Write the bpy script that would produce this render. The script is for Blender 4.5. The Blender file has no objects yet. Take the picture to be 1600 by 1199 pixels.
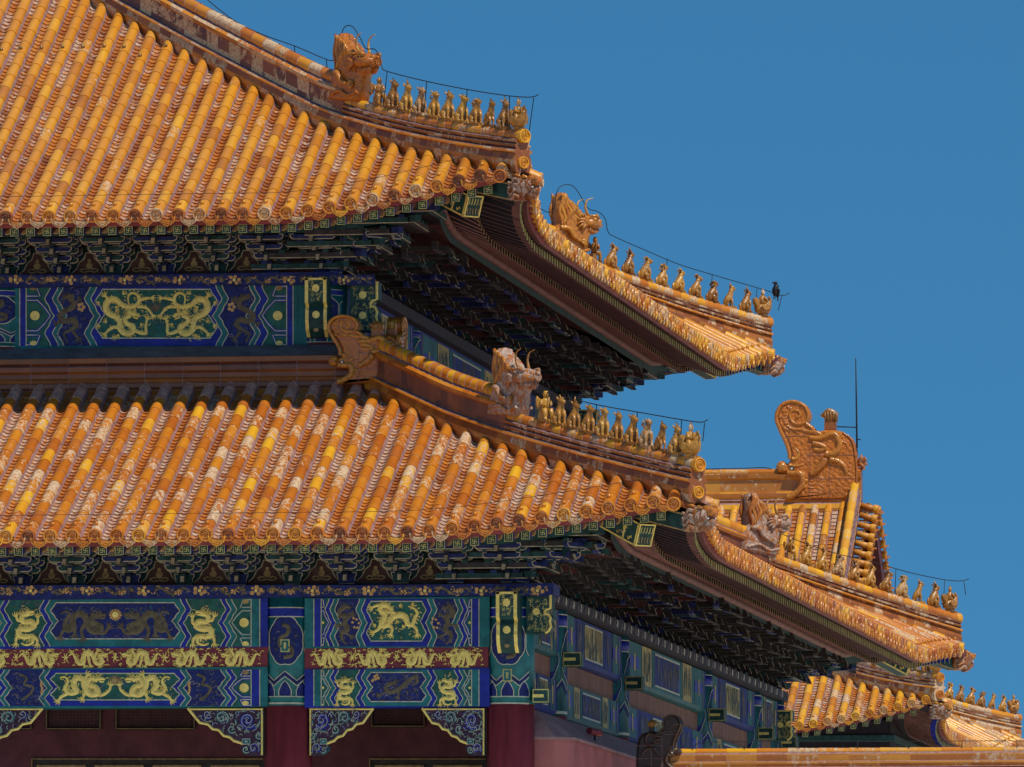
import bpy, bmesh, math, random
from mathutils import Vector, Matrix
R_ = math.radians
rnd = random.Random(7)
SC = bpy.context.scene
COL = SC.collection

# ---------------------------------------------------------------- camera, sky, sun, exposure
FPX, VPU, VPV = 14000.0, 2100.0, 1200.0          # focal length in photo pixels; depth vanishing point from centre
PITCH = math.atan(VPV / FPX)
YAW = math.atan(VPU * math.cos(PITCH) / FPX)
CAMLOC = Vector((21.05, -140.0, 1.6))
cam = bpy.data.cameras.new('camera')
cam.sensor_width = 36.0
cam.lens = FPX / 1600.0 * 36.0
cam.clip_start = 1.0
cam.clip_end = 6000.0
cam_ob = bpy.data.objects.new('camera', cam)
cam_ob.location = CAMLOC
cam_ob.rotation_euler = (math.pi / 2 + PITCH, 0.0, YAW)
COL.objects.link(cam_ob)
SC.camera = cam_ob

SUN_EL, SUN_AZ = 57.0, 46.0                       # azimuth: degrees to the right of the view towards the hall's front
sd = Vector((math.sin(R_(SUN_AZ)) * math.cos(R_(SUN_EL)), -math.cos(R_(SUN_AZ)) * math.cos(R_(SUN_EL)), math.sin(R_(SUN_EL))))
world = bpy.data.worlds.new('World')
SC.world = world
world.use_nodes = True
wn = world.node_tree
wn.nodes.clear()
w_out = wn.nodes.new('ShaderNodeOutputWorld')
w_bg = wn.nodes.new('ShaderNodeBackground')
w_sky = wn.nodes.new('ShaderNodeTexSky')
w_sky.sky_type = 'NISHITA'
w_sky.sun_disc = False
w_sky.sun_elevation = R_(SUN_EL)
w_sky.sun_rotation = math.atan2(sd.x, sd.y)
w_sky.altitude = 0
w_sky.air_density = 1.0
w_sky.dust_density = 0.3
w_sky.ozone_density = 3.0
w_tc = wn.nodes.new('ShaderNodeTexCoord')
w_add = wn.nodes.new('ShaderNodeVectorMath')
w_add.operation = 'ADD'
w_add.inputs[1].default_value = (0, 0, 0.24)       # a deep, clear sky right down to the roofs
w_nrm = wn.nodes.new('ShaderNodeVectorMath')
w_nrm.operation = 'NORMALIZE'
w_hsv = wn.nodes.new('ShaderNodeHueSaturation')
w_hsv.inputs['Saturation'].default_value = 1.0
w_tint = wn.nodes.new('ShaderNodeMix')
w_tint.data_type = 'RGBA'
w_tint.blend_type = 'MULTIPLY'
w_tint.inputs[0].default_value = 1.0
w_tint.inputs[7].default_value = (0.33, 0.85, 1.02, 1)
wn.links.new(w_tc.outputs['Generated'], w_add.inputs[0])
wn.links.new(w_add.outputs[0], w_nrm.inputs[0])
wn.links.new(w_nrm.outputs[0], w_sky.inputs['Vector'])
wn.links.new(w_sky.outputs[0], w_hsv.inputs['Color'])
wn.links.new(w_hsv.outputs[0], w_tint.inputs[6])
wn.links.new(w_tint.outputs[2], w_bg.inputs['Color'])
w_bg.inputs['Strength'].default_value = 0.10
wn.links.new(w_bg.outputs[0], w_out.inputs['Surface'])

sun = bpy.data.lights.new('sun', 'SUN')
sun.energy = 3.6
sun.angle = R_(0.5)
sun.color = (1.0, 0.93, 0.82)
sun_ob = bpy.data.objects.new('sun', sun)
sun_ob.rotation_euler = sd.to_track_quat('Z', 'Y').to_euler()
sun_ob.location = (0, -60, 60)
COL.objects.link(sun_ob)

SC.view_settings.view_transform = 'Standard'
SC.view_settings.look = 'None'
SC.view_settings.exposure = 0.0
SC.view_settings.gamma = 1.0
SC.render.engine = 'CYCLES'
SC.cycles.max_bounces = 6
SC.cycles.use_denoising = True

_f = Vector((-math.sin(YAW) * math.cos(PITCH), math.cos(YAW) * math.cos(PITCH), math.sin(PITCH)))
_r = Vector((math.cos(YAW), math.sin(YAW), 0))
_u = _r.cross(_f)


def ray(u, v):
    return _f * FPX + _r * (u - 800) + _u * (599.5 - v)


def at(u, v, y):
    """the place in the world seen at photo pixel (u, v) on the plane Y = y"""
    d = ray(u, v)
    return CAMLOC + d * ((y - CAMLOC.y) / d.y)


# ---------------------------------------------------------------- materials
M = {}


def _nt(name):
    m = bpy.data.materials.new(name)
    m.use_nodes = True
    nt = m.node_tree
    b = nt.nodes['Principled BSDF']
    return m, nt, b


def _noise(nt, scale, detail=4, rough=0.6, vec=None):
    n = nt.nodes.new('ShaderNodeTexNoise')
    n.inputs['Scale'].default_value = scale
    n.inputs['Detail'].default_value = detail
    n.inputs['Roughness'].default_value = rough
    if vec:
        nt.links.new(vec, n.inputs['Vector'])
    return n


def _mix(nt, a, b, fac, mode='MIX'):
    x = nt.nodes.new('ShaderNodeMix')
    x.data_type = 'RGBA'
    x.blend_type = mode
    for sock, val in ((0, fac), (6, a), (7, b)):
        if hasattr(val, 'is_linked'):
            nt.links.new(val, x.inputs[sock])
        elif sock == 0:
            x.inputs[0].default_value = val
        else:
            x.inputs[sock].default_value = (*val, 1)
    return x.outputs[2]


def _math(nt, op, a, b=None, clamp=False):
    x = nt.nodes.new('ShaderNodeMath')
    x.operation = op
    x.use_clamp = clamp
    for i, val in enumerate((a, b)):
        if val is None:
            continue
        if hasattr(val, 'is_linked'):
            nt.links.new(val, x.inputs[i])
        else:
            x.inputs[i].default_value = val
    return x.outputs[0]


def _smooth(nt, x, lo, hi):
    r = nt.nodes.new('ShaderNodeMapRange')
    r.interpolation_type = 'SMOOTHSTEP'
    nt.links.new(x, r.inputs[0])
    for i, v in ((1, lo), (2, hi)):
        if hasattr(v, 'is_linked'):
            nt.links.new(v, r.inputs[i])
        else:
            r.inputs[i].default_value = v
    return r.outputs[0]


def glaze(name, stops, peelcol=((0.66, 0.47, 0.28), (0.46, 0.25, 0.13)), rough=0.24, rand=0.0, peel_scale=12.0, peel_add=0.0, bump=0.25, scales=0.0, grime=0.0):
    """glazed ceramic: colour from the face attribute 'tone', worn patches from 'peel'"""
    m, nt, b = _nt(name)
    pos = nt.nodes.new('ShaderNodeNewGeometry').outputs['Position']
    at_ = nt.nodes.new('ShaderNodeAttribute')
    at_.attribute_name = 'tone'
    ap = nt.nodes.new('ShaderNodeAttribute')
    ap.attribute_name = 'peel'
    tone, peel = at_.outputs['Fac'], ap.outputs['Fac']
    if rand:
        oi = nt.nodes.new('ShaderNodeObjectInfo').outputs['Random']
        tone = _math(nt, 'ADD', tone, _math(nt, 'MULTIPLY', _math(nt, 'SUBTRACT', oi, 0.5), rand))
        peel = _math(nt, 'ADD', peel, _math(nt, 'MULTIPLY', _math(nt, 'SUBTRACT', _math(nt, 'FRACT', _math(nt, 'MULTIPLY', oi, 7.31)), 0.45), 0.7 * rand))
    cr = nt.nodes.new('ShaderNodeValToRGB')
    el = cr.color_ramp.elements
    while len(el) < len(stops):
        el.new(0.5)
    for e, (p, c) in zip(el, stops):
        e.position = p
        e.color = (*c, 1)
    wob = _noise(nt, 3.0, 3, 0.6, pos)
    tone2 = _math(nt, 'ADD', tone, _math(nt, 'MULTIPLY', _math(nt, 'SUBTRACT', wob.outputs['Fac'], 0.5), 0.35))
    nt.links.new(tone2, cr.inputs[0])
    mp = nt.nodes.new('ShaderNodeMapping')
    mp.inputs['Scale'].default_value = (1.7, 0.8, 0.9)
    nt.links.new(pos, mp.inputs[0])
    n1 = _noise(nt, peel_scale, 7, 0.72, mp.outputs[0])
    thr = _math(nt, 'SUBTRACT', 0.86 - peel_add, _math(nt, 'MULTIPLY', peel, 0.5))
    mask = _smooth(nt, n1.outputs['Fac'], thr, _math(nt, 'ADD', thr, 0.09))
    n2 = _noise(nt, 22.0, 4, 0.6, pos)
    pc = _mix(nt, peelcol[1], peelcol[0], _smooth(nt, n2.outputs['Fac'], 0.36, 0.6))
    # grime film over everything
    n3 = _noise(nt, 1.7, 5, 0.62, pos)
    dust = _smooth(nt, n3.outputs['Fac'], 0.5, 0.8)
    base = _mix(nt, cr.outputs[0], (0.33, 0.17, 0.11), _math(nt, 'MULTIPLY', dust, 0.22))
    n4 = _noise(nt, 46.0, 3, 0.6, pos)
    base = _mix(nt, base, (0.16, 0.06, 0.02), _math(nt, 'MULTIPLY', _smooth(nt, n4.outputs['Fac'], 0.62, 0.8), 0.5))
    if grime:                                              # dark pools and drips in the glaze
        n5 = _noise(nt, 17.0, 6, 0.7, pos)
        base = _mix(nt, base, (0.055, 0.022, 0.014), _math(nt, 'MULTIPLY', _smooth(nt, n5.outputs['Fac'], 0.47, 0.66), grime))
    colr = _mix(nt, base, pc, mask)
    nt.links.new(colr, b.inputs['Base Color'])
    rg = _math(nt, 'ADD', _math(nt, 'MULTIPLY', mask, 0.6), _math(nt, 'ADD', rough, _math(nt, 'MULTIPLY', dust, 0.25)), True)
    nt.links.new(rg, b.inputs['Roughness'])
    bp = nt.nodes.new('ShaderNodeBump')
    bp.inputs['Strength'].default_value = bump
    bp.inputs['Distance'].default_value = 0.01
    hgt = _math(nt, 'SUBTRACT', n4.outputs['Fac'], mask)
    if scales:
        vo = nt.nodes.new('ShaderNodeTexVoronoi')
        vo.inputs['Scale'].default_value = scales
        nt.links.new(pos, vo.inputs['Vector'])
        hgt = _math(nt, 'ADD', hgt, _math(nt, 'MULTIPLY', vo.outputs['Distance'], -4.0))
        bp.inputs['Strength'].default_value = 0.55
        bp.inputs['Distance'].default_value = 0.02
    nt.links.new(hgt, bp.inputs['Height'])
    nt.links.new(bp.outputs[0], b.inputs['Normal'])
    M[name] = m


def plain(name, rgb, rough=0.6, var=0.3, metal=0.0, scale=6.0, worn=None, worn_at=0.62, streak=False, bump=0.0, spec=0.4):
    """painted wood, plaster, metal ... with weathering; worn = colour that shows through"""
    m, nt, b = _nt(name)
    pos = nt.nodes.new('ShaderNodeNewGeometry').outputs['Position']
    if streak:
        mp = nt.nodes.new('ShaderNodeMapping')
        mp.inputs['Scale'].default_value = (1.0, 1.0, 0.12)
        nt.links.new(pos, mp.inputs[0])
        pos = mp.outputs[0]
    n = _noise(nt, scale, 5, 0.65, pos)
    dark = tuple(c * (1 - var) for c in rgb)
    lite = tuple(min(1, c * (1 + var * 0.8) + 0.012 * var) for c in rgb)
    c = _mix(nt, dark, lite, _smooth(nt, n.outputs['Fac'], 0.3, 0.7))
    if worn:
        n2 = _noise(nt, scale * 2.3, 6, 0.7, pos)
        c = _mix(nt, c, worn, _smooth(nt, n2.outputs['Fac'], worn_at, worn_at + 0.1))
    nt.links.new(c, b.inputs['Base Color'])
    b.inputs['Roughness'].default_value = rough
    b.inputs['Metallic'].default_value = metal
    b.inputs['Specular IOR Level'].default_value = spec
    if bump:
        bp = nt.nodes.new('ShaderNodeBump')
        bp.inputs['Strength'].default_value = bump
        bp.inputs['Distance'].default_value = 0.02
        nt.links.new(n.outputs['Fac'], bp.inputs['Height'])
        nt.links.new(bp.outputs[0], b.inputs['Normal'])
    M[name] = m


AMBER = [(0.0, (0.17, 0.045, 0.014)), (0.25, (0.44, 0.105, 0.012)), (0.5, (0.59, 0.185, 0.014)), (0.75, (0.69, 0.265, 0.018)), (1.0, (0.82, 0.41, 0.02))]
PAN = [(0.0, (0.12, 0.04, 0.018)), (0.3, (0.34, 0.095, 0.02)), (0.6, (0.50, 0.165, 0.022)), (1.0, (0.66, 0.28, 0.03))]
OCHRE = [(0.0, (0.30, 0.10, 0.018)), (0.3, (0.53, 0.18, 0.017)), (0.6, (0.67, 0.265, 0.02)), (1.0, (0.80, 0.40, 0.025))]
BROWN = [(0.0, (0.09, 0.03, 0.018)), (0.4, (0.25, 0.07, 0.016)), (0.7, (0.42, 0.135, 0.02)), (1.0, (0.60, 0.26, 0.03))]
glaze('glaze_tube', OCHRE, rough=0.27)
glaze('glaze_orange', AMBER, rough=0.25)
glaze('glaze_pan', PAN, peelcol=((0.56, 0.40, 0.29), (0.38, 0.21, 0.14)), rough=0.45)
glaze('glaze_scale', [(0, (0.34, 0.09, 0.012)), (0.5, (0.56, 0.16, 0.014)), (1, (0.66, 0.27, 0.02))], rough=0.2, peel_scale=9, scales=10.0, grime=0.25)
plain('shade_tile', (0.58, 0.285, 0.21), 0.75, 0.35, scale=9, worn=(0.16, 0.10, 0.10), worn_at=0.6)  # lower roof's top courses: the upper eave's shade put into the tile colour
glaze('glaze_ridge', BROWN, rough=0.2, peel_scale=6.0)
glaze('glaze_end', AMBER, rough=0.36, rand=0.5, peel_scale=16, grime=0.4)
glaze('glaze_figure', [(0, (0.22, 0.085, 0.018)), (0.5, (0.46, 0.20, 0.028)), (1, (0.66, 0.35, 0.045))], rough=0.2, rand=0.6, peel_scale=18, peel_add=0.04, bump=0.6, grime=0.55)
glaze('glaze_shade', [(0, (0.03, 0.02, 0.016)), (1, (0.11, 0.055, 0.032))], peelcol=((0.2, 0.16, 0.14), (0.1, 0.08, 0.08)), rough=0.3, peel_scale=7)  # darkened glaze: the hall's shade painted into the wall ridge's dragon
glaze('glaze_beast', [(0, (0.24, 0.07, 0.015)), (0.5, (0.50, 0.15, 0.02)), (1, (0.64, 0.28, 0.03))], peelcol=((0.50, 0.36, 0.27), (0.34, 0.2, 0.15)), rough=0.15, rand=0.3, peel_scale=9, bump=0.6, grime=0.6)
plain('mortar', (0.33, 0.175, 0.165), 0.9, 0.35, scale=14)
plain('mortar_dark', (0.19, 0.10, 0.105), 0.85, 0.5, scale=7, worn=(0.42, 0.28, 0.24), worn_at=0.58)
plain('swirl_ground', (0.05, 0.018, 0.045), 0.7, 0.4, scale=12)
plain('red_board', (0.20, 0.028, 0.035), 0.6, 0.35, scale=4, worn=(0.25, 0.10, 0.09), worn_at=0.68)
plain('rafter_paint', (0.18, 0.075, 0.062), 0.7, 0.35, scale=5)
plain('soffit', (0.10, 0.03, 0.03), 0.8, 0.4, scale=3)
plain('blue', (0.003, 0.017, 0.30), 0.55, 0.35, scale=5, worn=(0.05, 0.06, 0.22), worn_at=0.66)
plain('deep_blue', (0.003, 0.012, 0.14), 0.6, 0.5, scale=16, worn=(0.025, 0.04, 0.17), worn_at=0.6)
plain('teal', (0.006, 0.155, 0.17), 0.55, 0.3, scale=5, worn=(0.05, 0.2, 0.22), worn_at=0.68)
plain('green', (0.010, 0.11, 0.085), 0.6, 0.35, scale=8, worn=(0.04, 0.16, 0.12), worn_at=0.64)
plain('dark_green', (0.01, 0.06, 0.055), 0.6, 0.4, scale=8)
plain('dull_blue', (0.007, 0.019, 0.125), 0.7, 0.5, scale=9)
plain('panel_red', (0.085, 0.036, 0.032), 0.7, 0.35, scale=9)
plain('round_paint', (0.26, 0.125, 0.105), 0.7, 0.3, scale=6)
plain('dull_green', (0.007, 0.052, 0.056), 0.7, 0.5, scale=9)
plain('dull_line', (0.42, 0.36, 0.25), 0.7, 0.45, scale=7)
plain('pale_line', (0.52, 0.52, 0.38), 0.55, 0.25, scale=10)
plain('gold', (1.0, 0.72, 0.19), 0.38, 0.22, metal=0.08, scale=20, bump=0.4)
plain('dull_gold', (0.36, 0.25, 0.10), 0.6, 0.4, scale=14)
plain('rafter_gold', (0.52, 0.48, 0.16), 0.6, 0.35, scale=6)
plain('grey_dragon', (0.13, 0.105, 0.06), 0.65, 0.35, scale=12)
plain('flower', (0.62, 0.36, 0.13), 0.6, 0.3, scale=12)
plain('cloud_blue', (0.03, 0.07, 0.26), 0.65, 0.5, scale=14)
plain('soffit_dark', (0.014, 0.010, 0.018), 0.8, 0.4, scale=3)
plain('cloud_grey', (0.20, 0.17, 0.21), 0.65, 0.4, scale=14)
plain('maroon', (0.20, 0.022, 0.035), 0.5, 0.25, scale=3)
plain('column_red', (0.34, 0.042, 0.05), 0.45, 0.28, scale=5, worn=(0.42, 0.16, 0.16), worn_at=0.64, streak=True)
plain('dark_red', (0.105, 0.02, 0.03), 0.6, 0.3, scale=3)
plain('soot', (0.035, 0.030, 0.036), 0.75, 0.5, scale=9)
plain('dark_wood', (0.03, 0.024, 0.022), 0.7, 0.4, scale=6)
plain('bare_board', (0.23, 0.115, 0.08), 0.85, 0.35, scale=9, worn=(0.16, 0.08, 0.07), worn_at=0.55, streak=True)
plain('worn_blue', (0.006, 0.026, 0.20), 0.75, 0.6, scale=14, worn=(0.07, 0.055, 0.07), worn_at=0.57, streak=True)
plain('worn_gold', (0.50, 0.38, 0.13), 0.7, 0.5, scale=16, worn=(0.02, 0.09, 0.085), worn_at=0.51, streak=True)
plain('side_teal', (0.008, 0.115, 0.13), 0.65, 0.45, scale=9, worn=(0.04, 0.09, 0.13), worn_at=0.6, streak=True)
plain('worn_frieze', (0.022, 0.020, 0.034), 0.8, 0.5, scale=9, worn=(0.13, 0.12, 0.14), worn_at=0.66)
plain('grey_lead', (0.15, 0.15, 0.165), 0.7, 0.3, scale=4)
plain('pink_wall', (0.40, 0.13, 0.12), 0.9, 0.2, scale=1.6, worn=(0.44, 0.2, 0.18), worn_at=0.66, bump=0.1)
plain('wall_cap', (0.34, 0.19, 0.18), 0.9, 0.25, scale=3)
plain('wire', (0.012, 0.013, 0.016), 0.6, 0.2)
plain('steel', (0.35, 0.38, 0.40), 0.45, 0.2, metal=0.6)
plain('bird', (0.006, 0.006, 0.009), 0.45, 0.3)
plain('white_glaze', (0.72, 0.68, 0.58), 0.3, 0.15)
plain('bronze', (0.30, 0.17, 0.05), 0.35, 0.3, metal=0.5, scale=20)
plain('paving', (0.60, 0.52, 0.41), 0.9, 0.12, scale=0.5)
plain('marble', (0.70, 0.61, 0.49), 0.8, 0.12, scale=1.0)
plain('swirl_teal', (0.02, 0.16, 0.19), 0.55, 0.3, scale=12)
plain('swirl_purple', (0.12, 0.075, 0.13), 0.6, 0.3, scale=12)


# ---------------------------------------------------------------- mesh collecting
class MB:
    def __init__(self):
        self.v, self.f, self.m, self.t, self.p, self.mats, self.s = [], [], [], [], [], [], []

    def mi(self, name):
        if name not in self.mats:
            self.mats.append(name)
        return self.mats.index(name)

    def vert(self, p):
        self.v.append(tuple(p))
        return len(self.v) - 1

    def face(self, idx, mat, tone=0.5, peel=0.0, smooth=False):
        self.f.append(tuple(idx))
        self.m.append(self.mi(mat))
        self.t.append(tone)
        self.p.append(peel)
        self.s.append(smooth)

    def poly(self, pts, mat, tone=0.5, peel=0.0, smooth=False):
        b = len(self.v)
        self.v.extend(tuple(p) for p in pts)
        self.face(range(b, b + len(pts)), mat, tone, peel, smooth)

    def rings(self, rings, mat, tone=0.5, peel=0.0, closed=True, smooth=True, cap=False):
        """skin consecutive rings of points"""
        n = len(rings[0])
        b = len(self.v)
        for r in rings:
            self.v.extend(tuple(p) for p in r)
        for i in range(len(rings) - 1):
            for j in range(n if closed else n - 1):
                k = (j + 1) % n
                self.face((b + i * n + j, b + i * n + k, b + (i + 1) * n + k, b + (i + 1) * n + j), mat, tone, peel, smooth)
        if cap:
            self.face([b + j for j in range(n)][::-1], mat, tone, peel)
            self.face([b + (len(rings) - 1) * n + j for j in range(n)], mat, tone, peel)

    def box(self, c, size, mat, tone=0.5, peel=0.0, ax=None):
        c = Vector(c)
        ax = ax or (Vector((1, 0, 0)), Vector((0, 1, 0)), Vector((0, 0, 1)))
        h = [a * (s / 2) for a, s in zip(ax, size)]
        b = len(self.v)
        for k in (-1, 1):
            for j in (-1, 1):
                for i in (-1, 1):
                    self.v.append(tuple(c + h[0] * i + h[1] * j + h[2] * k))
        for q in ((0, 2, 3, 1), (4, 5, 7, 6), (0, 1, 5, 4), (2, 6, 7, 3), (0, 4, 6, 2), (1, 3, 7, 5)):
            self.face([b + i for i in q], mat, tone, peel)

    def beam(self, a, b_, w, h, mat, up=Vector((0, 0, 1)), tone=0.5, peel=0.0, mat_end=None):
        """square bar from a to b"""
        a, b_ = Vector(a), Vector(b_)
        d = (b_ - a)
        L = d.length
        d.normalize()
        s = d.cross(up)
        s.normalize()
        u2 = s.cross(d)
        self.box((a + b_) / 2, (L, w, h), mat, tone, peel, (d, s, u2))

    def tube(self, pts, rad, mat, n=8, tone=0.5, peel=0.0, cap=True, smooth=True, flat=1.0):
        pts = [Vector(p) for p in pts]
        if not isinstance(rad, (list, tuple)):
            rad = [rad] * len(pts)
        rings = []
        prev = None
        for i, p in enumerate(pts):
            d = pts[min(i + 1, len(pts) - 1)] - pts[max(i - 1, 0)]
            if d.length < 1e-9:
                d = Vector((0, 0, 1))
            d.normalize()
            if prev is None:
                ref = Vector((0, 0, 1)) if abs(d.z) < 0.9 else Vector((1, 0, 0))
                s = d.cross(ref)
            else:
                s = prev - d * prev.dot(d)
            if s.length < 1e-6:
                s = d.orthogonal()
            s.normalize()
            prev = s
            t = d.cross(s)
            rings.append([p + (s * math.cos(2 * math.pi * k / n) + t * (math.sin(2 * math.pi * k / n) * flat)) * rad[i] for k in range(n)])
        self.rings(rings, mat, tone, peel, True, smooth, cap)

    def ball(self, c, r, mat, n=8, tone=0.5, peel=0.0, sc=(1, 1, 1)):
        c = Vector(c)
        rings = []
        for i in range(1, n // 2 + 1):
            a = math.pi * i / (n // 2 + 1)
            rings.append([c + Vector((math.sin(a) * math.cos(2 * math.pi * k / n) * r * sc[0], math.sin(a) * math.sin(2 * math.pi * k / n) * r * sc[1], math.cos(a) * r * sc[2])) for k in range(n)])
        self.rings(rings, mat, tone, peel, True, True, True)

    def prism(self, pts, off, mat, tone=0.5, peel=0.0, side=None):
        pts = [Vector(p) for p in pts]
        off = Vector(off)
        n = len(pts)
        b = len(self.v)
        self.v.extend(tuple(p) for p in pts)
        self.v.extend(tuple(p + off) for p in pts)
        self.face(range(b, b + n), mat, tone, peel)
        self.face(range(b + 2 * n - 1, b + n - 1, -1), mat, tone, peel)
        for i in range(n):
            j = (i + 1) % n
            self.face((b + i, b + n + i, b + n + j, b + j), side or mat, tone, peel)

    def pillow(self, pts, nrm, th, mat, inset=0.88, tone=0.5, peel=0.0, smooth=True):
        """an outline with swollen sides: rim at half thickness, flat faces inset towards the middle"""
        pts = [Vector(p) for p in pts]
        nrm = Vector(nrm).normalized()
        c = sum(pts, Vector()) / len(pts)
        n = len(pts)
        ins = []
        for i, p in enumerate(pts):                # inset along local normals rather than to the centre
            a, q = pts[i - 1], pts[(i + 1) % n]
            t = (q - a)
            t.normalize()
            m = t.cross(nrm)
            ins.append(m)
        area = sum((pts[i] - c).cross(pts[(i + 1) % n] - c).dot(nrm) for i in range(n))
        sg = -1 if area > 0 else 1
        w = th * (1 - inset) * 2.2
        r = []
        for k, q in ((-0.5, 1.0), (-0.36, 0.25), (0.0, 0.0), (0.36, 0.25), (0.5, 1.0)):
            r.append([p + ins[i] * (sg * w * q) + nrm * (th * k) for i, p in enumerate(pts)])
        self.rings(r, mat, tone, peel, True, smooth, True)

    def build(self, name, parent=None, xf=None):
        me = bpy.data.meshes.new(name)
        me.from_pydata(self.v, [], self.f)
        for mname in self.mats:
            me.materials.append(M[mname])
        me.polygons.foreach_set('material_index', self.m)
        me.polygons.foreach_set('use_smooth', self.s)
        for nm, dat in (('tone', self.t), ('peel', self.p)):
            a = me.attributes.new(nm, 'FLOAT', 'FACE')
            a.data.foreach_set('value', dat)
        me.update()
        o = bpy.data.objects.new(name, me)
        COL.objects.link(o)
        if xf is not None:
            o.matrix_world = xf
        if parent is not None:
            hang(o, parent)
        return o


def base_of(o):
    m = o.matrix_basis.copy()
    while o.parent is not None:
        m = o.parent.matrix_basis @ o.matrix_parent_inverse @ m
        o = o.parent
    return m


def hang(o, parent):
    o.parent = parent
    o.matrix_parent_inverse = base_of(parent).inverted()


def tag(o, label=None, cat=None, group=None, kind=None):
    if label:
        o['label'] = label
    if cat:
        o['category'] = cat
    if group:
        o['group'] = group
    if kind:
        o['kind'] = kind
    return o


def thing(name, loc, label, cat, group=None):
    o = bpy.data.objects.new(name, None)
    o.empty_display_size = 0.3
    o.location = loc
    COL.objects.link(o)
    return tag(o, label, cat, group)


def dup(o, parent, xf, label=None):
    c = o.copy()
    COL.objects.link(c)
    c.parent = None
    c.matrix_parent_inverse = Matrix.Identity(4)
    c.matrix_basis = xf
    if parent is not None:
        hang(c, parent)
    if label:
        c['label'] = label
    return c


def spline(pts, n=6, closed=False):
    P = [Vector(p) for p in pts]
    out = []
    N = len(P)
    for i in range(N if closed else N - 1):
        a, b, c, d = (P[(i - 1) % N], P[i], P[(i + 1) % N], P[(i + 2) % N]) if closed else (P[max(i - 1, 0)], P[i], P[i + 1], P[min(i + 2, N - 1)])
        for k in range(n):
            t = k / n
            out.append(0.5 * ((2 * b) + (c - a) * t + (2 * a - 5 * b + 4 * c - d) * t * t + (3 * b - a - 3 * c + d) * t ** 3))
    if not closed:
        out.append(P[-1])
    return out


def frame(x, y, z):
    """matrix from three axes (columns)"""
    m = Matrix.Identity(4)
    for i, a in enumerate((x, y, z)):
        for j in range(3):
            m[j][i] = a[j]
    return m


# ---------------------------------------------------------------- roof surfaces
class Roof:
    """one eave of a hipped roof; (xt, yt) is the right near corner tip, s runs along the eave from the tip, d runs uphill"""

    def __init__(s, xt, yt, ly, z0, a, b, H, S, p, E=0.22):
        s.face = 'F'
        s.xt, s.yt, s.ly, s.z0, s.a, s.b, s.H, s.S, s.p, s.E = xt, yt, ly, z0, a, b, H, S, p, E

    def sm(s, face, q):
        s.face = face
        return min(q, s.ly - q) if face == 'R' else q

    def sp(s, face):
        return (s.S * 1.12, s.p * 1.12) if face == 'R' else (s.S, s.p)

    def e(s, q):
        t = max(0.0, 1 - q / s.S)
        return s.E * (1 - t * t) - (0.30 * t ** 3 if s.face == 'R' else 0.0)

    def lift(s, q):
        S, p = s.sp(s.face)
        return s.H * max(0.0, 1 - max(q, 0) / S) ** p

    def z(s, q, d):
        w = d - s.E
        return s.z0 + s.a * w + s.b * w * abs(w) + s.lift(q)

    def ze(s, q):
        return s.z(q, s.e(q))

    def slope(s, d):
        return s.a + 2 * s.b * (d - s.E)

    def axes(s, face):
        if face == 'F':
            return Vector((-1, 0, 0)), Vector((0, 1, 0))
        if face == 'B':
            return Vector((-1, 0, 0)), Vector((0, -1, 0))
        return Vector((0, 1, 0)), Vector((-1, 0, 0))

    def at(s, face, q, d, z):
        A, D = s.axes(face)
        return Vector((s.xt, s.yt + (s.ly if face == 'B' else 0), 0)) + A * q + D * d + Vector((0, 0, z))

    def nrm(s, face, d):
        A, D = s.axes(face)
        return (Vector((0, 0, 1)) - D * s.slope(d)).normalized()

    def pt(s, face, q, d, h=0.0):
        return s.at(face, q, d, s.z(s.sm(face, q), d)) + s.nrm(face, d) * h

    def hip(s, t, h=0.0, far=False):
        s.face = 'F'
        p = Vector((s.xt - t, s.yt + (s.ly - t if far else t), s.z(t, t) + h))
        return p


UP = Roof(0.25, 0.45, 33.5 - 0.9 + 0.0, 16.55, 0.50, 0.006, 0.80, 4.0, 1.4)
LO = Roof(3.55, -3.45, 33.5 + 6.9, 11.13, 0.455, 0.0025, 0.62, 4.6, 1.3)
PITCHT = 0.352


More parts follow.
